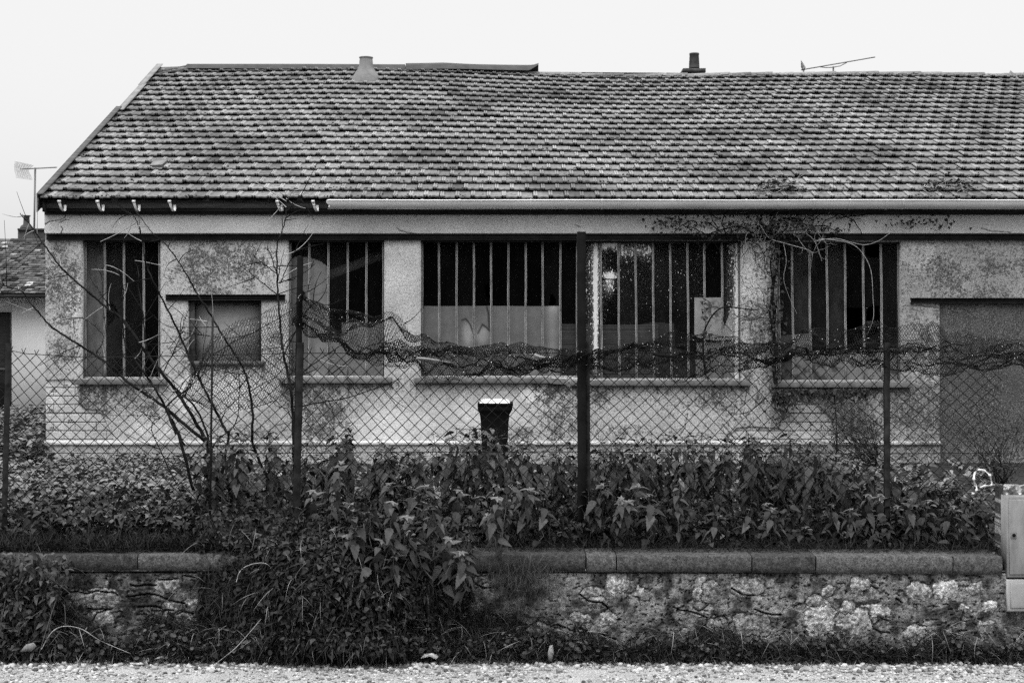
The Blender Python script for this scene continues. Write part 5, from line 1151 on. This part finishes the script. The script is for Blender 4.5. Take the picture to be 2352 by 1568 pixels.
# fringe along the coping, the pale tuft right of it, and the rough growth at the foot of the wall
n = 9000; dx = U(-60, 560, n); Y = U(10.05, 10.5, n); O = pxa(dx, 1270 + 0 * dx, Y); O[:, 2] = ZT + .01; O[:, 1] = Y
blades('coping_grass', O, U(-3.14, 3.14, n), U(-.1, 1.5, n), U(.05, .16, n), M['grass'], 'dark short grass along the coping at the left', (.03, .5))
n = 5000; dx = U(1100, 2290, n); Y = U(10.1, 10.5, n); O = pxa(dx, 1270 + 0 * dx, Y); O[:, 2] = ZT; O[:, 1] = Y
blades('coping_grass', O, U(-3.14, 3.14, n), U(-.1, 1.2, n), U(.04, .13, n), M['grass'], 'dark short grass along the coping at the right', (.03, .45))
n = 1500; dx = rng.normal(1205, 36, n); dy = 1268 + np.abs(rng.normal(0, 60, n)); Y = YF - .045 - .10 * rng.random(n); blades('grass_tuft', pxa(dx, dy, Y), U(-3.1, -.1, n), U(-1.5, .3, n), U(.05, .16, n), M['grass'], 'fine tuft of dead grass hanging down the wall at the middle', (.2, 1.4), width=.4)
n = 36000; dx = U(-70, 2420, n); hgt = 22 + (95 - 40 * sstep(1150, 1350, dx)) * sstep(.25, .75, fbm(dx / 90, dx * 0, 281)) + 46 * np.exp(-((dx - 40) / 120) ** 2) - 18 * sstep(1500, 2200, dx); dy = 1519 - hgt * rng.random(n) ** 1.1; Y = YF - .02 - .24 * rng.random(n) * sstep(1400, 1510, dy)
O = pxa(dx, dy, Y); O[:, 2] = np.maximum(O[:, 2], .005); blades('verge_grass', O, U(-3.14, 0.0, n), U(-.7, 1.4, n), U(.04, .15, n), M['grass'], 'rough dark grass at the foot of the wall', (.06, .8))
n = 1500; dx = U(-70, 2400, n); dy = 1516 - 80 * rng.random(n) ** 1.3; Y = YF - .06 - .2 * rng.random(n); O = pxa(dx, dy, Y); O[:, 2] = np.maximum(O[:, 2], .01); blades('dry_stems', O, U(-3.14, 0.1, n), U(-.5, 1.2, n), U(.05, .2, n), M['straw'], 'dry pale stalks lying at the foot of the wall', (.15, .8), 'stems', width=.5)
n = 5200; dx = U(-70, 2400, n); dy = 1516 - (20 + 80 * fbm(dx / 80, dx * 0, 283)) * rng.random(n); Y = YF - .03 - .24 * rng.random(n); O = pxa(dx, dy, Y); O[:, 2] = np.maximum(O[:, 2], .01); R = orient(U(-3, 0, n), U(-.9, .5, n), rng.normal(0, .6, n)) * U(.015, .045, n)[:, None, None]
o = obj('verge_weeds', MB().inst(ROUND, R, O, U(.4, 2.8, n)), M['dark_leaf']); o['label'] = 'small dark leafy weeds at the foot of the wall'; o['category'] = 'weeds'; o['kind'] = 'stuff'
# leafy bramble at the left end
br = thing('bramble', 'leafy bramble smothering the left end of the wall', 'bramble', (-3.55, 9.85, 0))
n = 2600; dx = np.concatenate([rng.normal(40, 62, n // 2), U(-70, 170, n - n // 2)]); dy = U(1268, 1505, n); k = dx < 165 - 40 * sstep(1300, 1420, dy) + 40 * (fbm(dy / 18, 0 * dy, 291) - .5); dx, dy = dx[k], dy[k]; n = len(dx); Y = YF - U(.05, .28, n); R = orient(U(-2.9, -.2, n), U(-1.2, .3, n), rng.normal(0, .5, n)) * U(.025, .075, n)[:, None, None]
obj('foliage', MB().inst(NET, R, pxa(dx, dy, Y), U(.5, 2.8, n)), M['dark_leaf'], br); mb = MB()
for i in range(60):
    p = px(U(-60, 160), U(1290, 1500), YF - U(.05, .25)); d = rng.normal(0, .2, 3); f = np.linspace(0, 1, 8)[:, None]; mb.tube(p + d * f * .7 + np.array([0, -.02, -.06]) * f * f, np.linspace(.0025, .001, 8), 4, cap=False)
obj('stem', mb, M['stem'], br)
# arching dry runners over the tangle
for lab, pts in (('long arching dry runner low at the left foot of the wall', [(95, 1490), (120, 1450), (150, 1437), (190, 1445), (230, 1470), (300, 1500)]), ('dry curved stalk standing out against the dark tangle', [(543, 1335), (552, 1310), (575, 1296), (605, 1292), (620, 1300)]),
                 ('pale hooked stalk curling beside the tuft of dead grass', [(798, 1468), (806, 1440), (818, 1428), (835, 1424)]), ('long pale stem slanting down across the foot of the tangle', [(500, 1520), (540, 1488), (575, 1450), (600, 1420)])):
    p = smooth(pts, 5); mb = MB(); mb.tube(pxa(p[:, 0], p[:, 1], YF - .30 + .03 * np.sin(np.arange(len(p)))), np.linspace(.003, .0014, len(p)), 5); tag(obj('dry_stalk', mb, M['straw']), lab, 'stalk')

# ------------------------------------------------------------------ fine feathery shrubs behind the fence at the right
def feathery(label, base, top, spread, n, Y):
    root = thing('feathery_shrub', label, 'shrub', px(*base, Y)); mb = MB(); O = []; D = []
    for i in range(n):
        f = rng.random(); a = np.array(base) + (rng.normal(0, 8), 0); b_ = np.array(top) + rng.normal(0, 1, 2) * spread; c = (a + b_) / 2 + rng.normal(0, 22, 2); p = smooth([a, c, b_], 8); Yp = Y + np.linspace(0, rng.normal(0, .25), len(p)); P = pxa(p[:, 0], p[:, 1], Yp); mb.tube(P, np.linspace(.0028, .0008, len(P)), 4, cap=False)
        for k in range(34): j = rng.integers(4, len(P)); O.append(P[j] + rng.normal(0, .035, 3)); D.append(P[j] - P[j - 1])
    obj('stem', mb, M['bark'], root); O = np.array(O); m_ = len(O); R = orient(U(0, 6.28, m_), U(-.2, 1.2, m_), U(0, 3, m_)) * U(.02, .05, m_)[:, None, None]; R[:, :, 1] *= .5
    obj('foliage', MB().inst(LAN, R, O, U(.5, 2.4, m_)), M['dark_leaf'], root)
feathery('fine feathery shrub leaning left in front of the bare brick patch', (2020, 1075), (1935, 955), (40, 26), 46, 12.2)
feathery('sparse feathery shrub in front of the dark bricked-up doorway', (2300, 1110), (2275, 985), (60, 30), 34, 12.0)
# a strip of rectangular garden mesh left behind the thin rod
mb = MB(); A, B = [], []
gm = thing('garden_mesh', 'short strip of square garden mesh low behind the thin rod', 'wire mesh', px(560, 1215, 10.55))
for i in range(13): A.append(px(484 + i * 13.3, 1130, 10.56)); B.append(px(484 + i * 13.3, 1215, 10.56))
for j in range(4): A.append(px(484, 1130 + j * 27, 10.557)); B.append(px(644, 1130 + j * 27, 10.557))
obj('mesh_panel', mb.edges(A, B, .0016, 1.), M['wire'], gm)
# looped white plastic strip
def ribbon(pts, w, Y, mat, name, label, cat):
    p = smooth(pts, 6); P = pxa(p[:, 0], p[:, 1], Y + .03 * np.sin(np.arange(len(p)) * .5)); T = np.gradient(P, axis=0); T /= np.linalg.norm(T, axis=1)[:, None]; S = np.cross(T, [0, 1, 0]); ww = (w / F * Y) * (.6 + .6 * vn(np.arange(len(p)) * .5, 0 * p[:, 0], 305)); G = np.stack([P - S * ww[:, None] + (0, .01, 0), P - (0, .006, 0) + 0 * S, P + S * ww[:, None] + (0, .012, 0)], 1)
    mb = MB().grid(G); G2 = G + np.array([0, .0015, 0]); mb.grid(G2[:, ::-1]); return tag(obj(name, mb, mat), label, cat)
z = .6125 / 2.24; ribbon([(2082.5 + x * z, 1010.6 + y * z) for x, y in [(548, 455), (580, 440), (592, 405), (574, 360), (570, 310), (585, 262), (620, 250), (665, 262), (705, 300), (716, 350), (712, 378), (660, 384), (618, 398)]], 3.4, 10.35, M['plastic'], 'plastic_strip', 'looped torn strip of white plastic on the weeds beside the stone pillar', 'plastic strip')

# ------------------------------------------------------------------ litter at the road edge
def scrap(pts, Y, label, cat, mat='paper', curl=.02, name='paper_scrap', base=None, tone=1.):
    a = np.array(pts, float); c = a.mean(0); P = pxa(a[:, 0], a[:, 1], np.full(len(a), Y)); P[:, 2] = np.maximum(P[:, 2], .006); P[:, 1] += rng.normal(0, curl, len(a)) ; m_ = P.mean(0) + (0, -curl, .004); n = len(a); V = np.concatenate([P, [m_], P + (0, .002, 0), [m_ + (0, .002, 0)]])
    t = [(i, (i + 1) % n, n) for i in range(n)] + [((i + 1) % n + n + 1, i + n + 1, 2 * n + 1) for i in range(n)] + [(i, i + n + 1, (i + 1) % n) for i in range(n)] + [((i + 1) % n, i + n + 1, (i + 1) % n + n + 1) for i in range(n)]
    mb = MB().add(V, None, t, tone=tone); return tag(obj(name, mb, M[mat]), label, cat)
z = 640 / 2352 * .6125
def lp(*p): return [(245 + x * z, 1457.75 + y * z) for x, y in p]
flyer = thing('torn_flyer', 'torn white flyer with dark capital letters leaning at the road edge', 'flyer', (*px(332, 1520, 9.72)[:2], 0.0))
FY = 9.72
def fpt(u, v):                                                 # u across the slanted sheet, v up it
    a, b_, c, d = [np.array(q) for q in lp((465, 395), (560, 405), (598, 312), (510, 296))]; q = (a * (1 - u) + b_ * u) * (1 - v) + (d * (1 - u) + c * u) * v; return px(q[0], q[1] , FY + .05 * v + .008 * math.sin(u * 4))
G = np.array([[fpt(u, v) for u in np.linspace(0, 1, 9)] for v in np.linspace(0, 1, 9)]); mb = MB().grid(G); G2 = G + np.array([0, .0012, 0]); mb.grid(G2[:, ::-1]); obj('sheet', mb, M['paper'], flyer)
mb = MB()
def ink(u0, u1, v0, v1): mb.add([fpt(u0, v0) + (0, -.0012, 0), fpt(u1, v0) + (0, -.0012, 0), fpt(u1, v1) + (0, -.0012, 0), fpt(u0, v1) + (0, -.0012, 0)], [(0, 1, 2, 3)])
for v0 in (.70,):                                              # letters run up the sheet, turned on their side:  L I E
    ink(.25, .62, v0, v0 + .05)
    for uu in (.25, .41, .57): ink(uu, uu + .05, v0, v0 + .2)
ink(.25, .62, .56, .62); ink(.25, .62, .30, .36); ink(.57, .62, .30, .48); ink(.25, .62, .12, .17)
obj('lettering', mb, M['ink'], flyer)
scrap(lp((660, 365), (668, 318), (720, 296), (790, 278), (852, 312), (820, 335), (760, 330), (700, 345)), 9.76, 'crumpled white scrap of paper lying right of the lettered flyer', 'paper scrap')
scrap(lp((318, 405), (320, 384), (420, 384), (470, 392), (520, 398), (420, 410)), 9.68, 'flat white scrap lying on the gravel left of the lettered flyer', 'paper scrap', curl=.006)
scrap([(966, 1510), (975, 1502), (985, 1498), (998, 1500), (1008, 1506), (1002, 1512), (985, 1508)], 9.72, 'folded white scrap under the grass right of the dark tangle', 'paper scrap')
scrap([(46, 1496), (58, 1480), (78, 1474), (84, 1484), (72, 1494), (60, 1499)], 9.7, 'large pale fallen leaf at the left foot of the wall', 'leaf', 'weed', name='fallen_leaf', tone=1.6)
scrap([(1258, 1498), (1262, 1480), (1270, 1480), (1272, 1500), (1266, 1518), (1259, 1512)], 9.74, 'pale stone chip standing at the road edge right of centre', 'stone', 'stone', name='stone_chip', tone=.7)
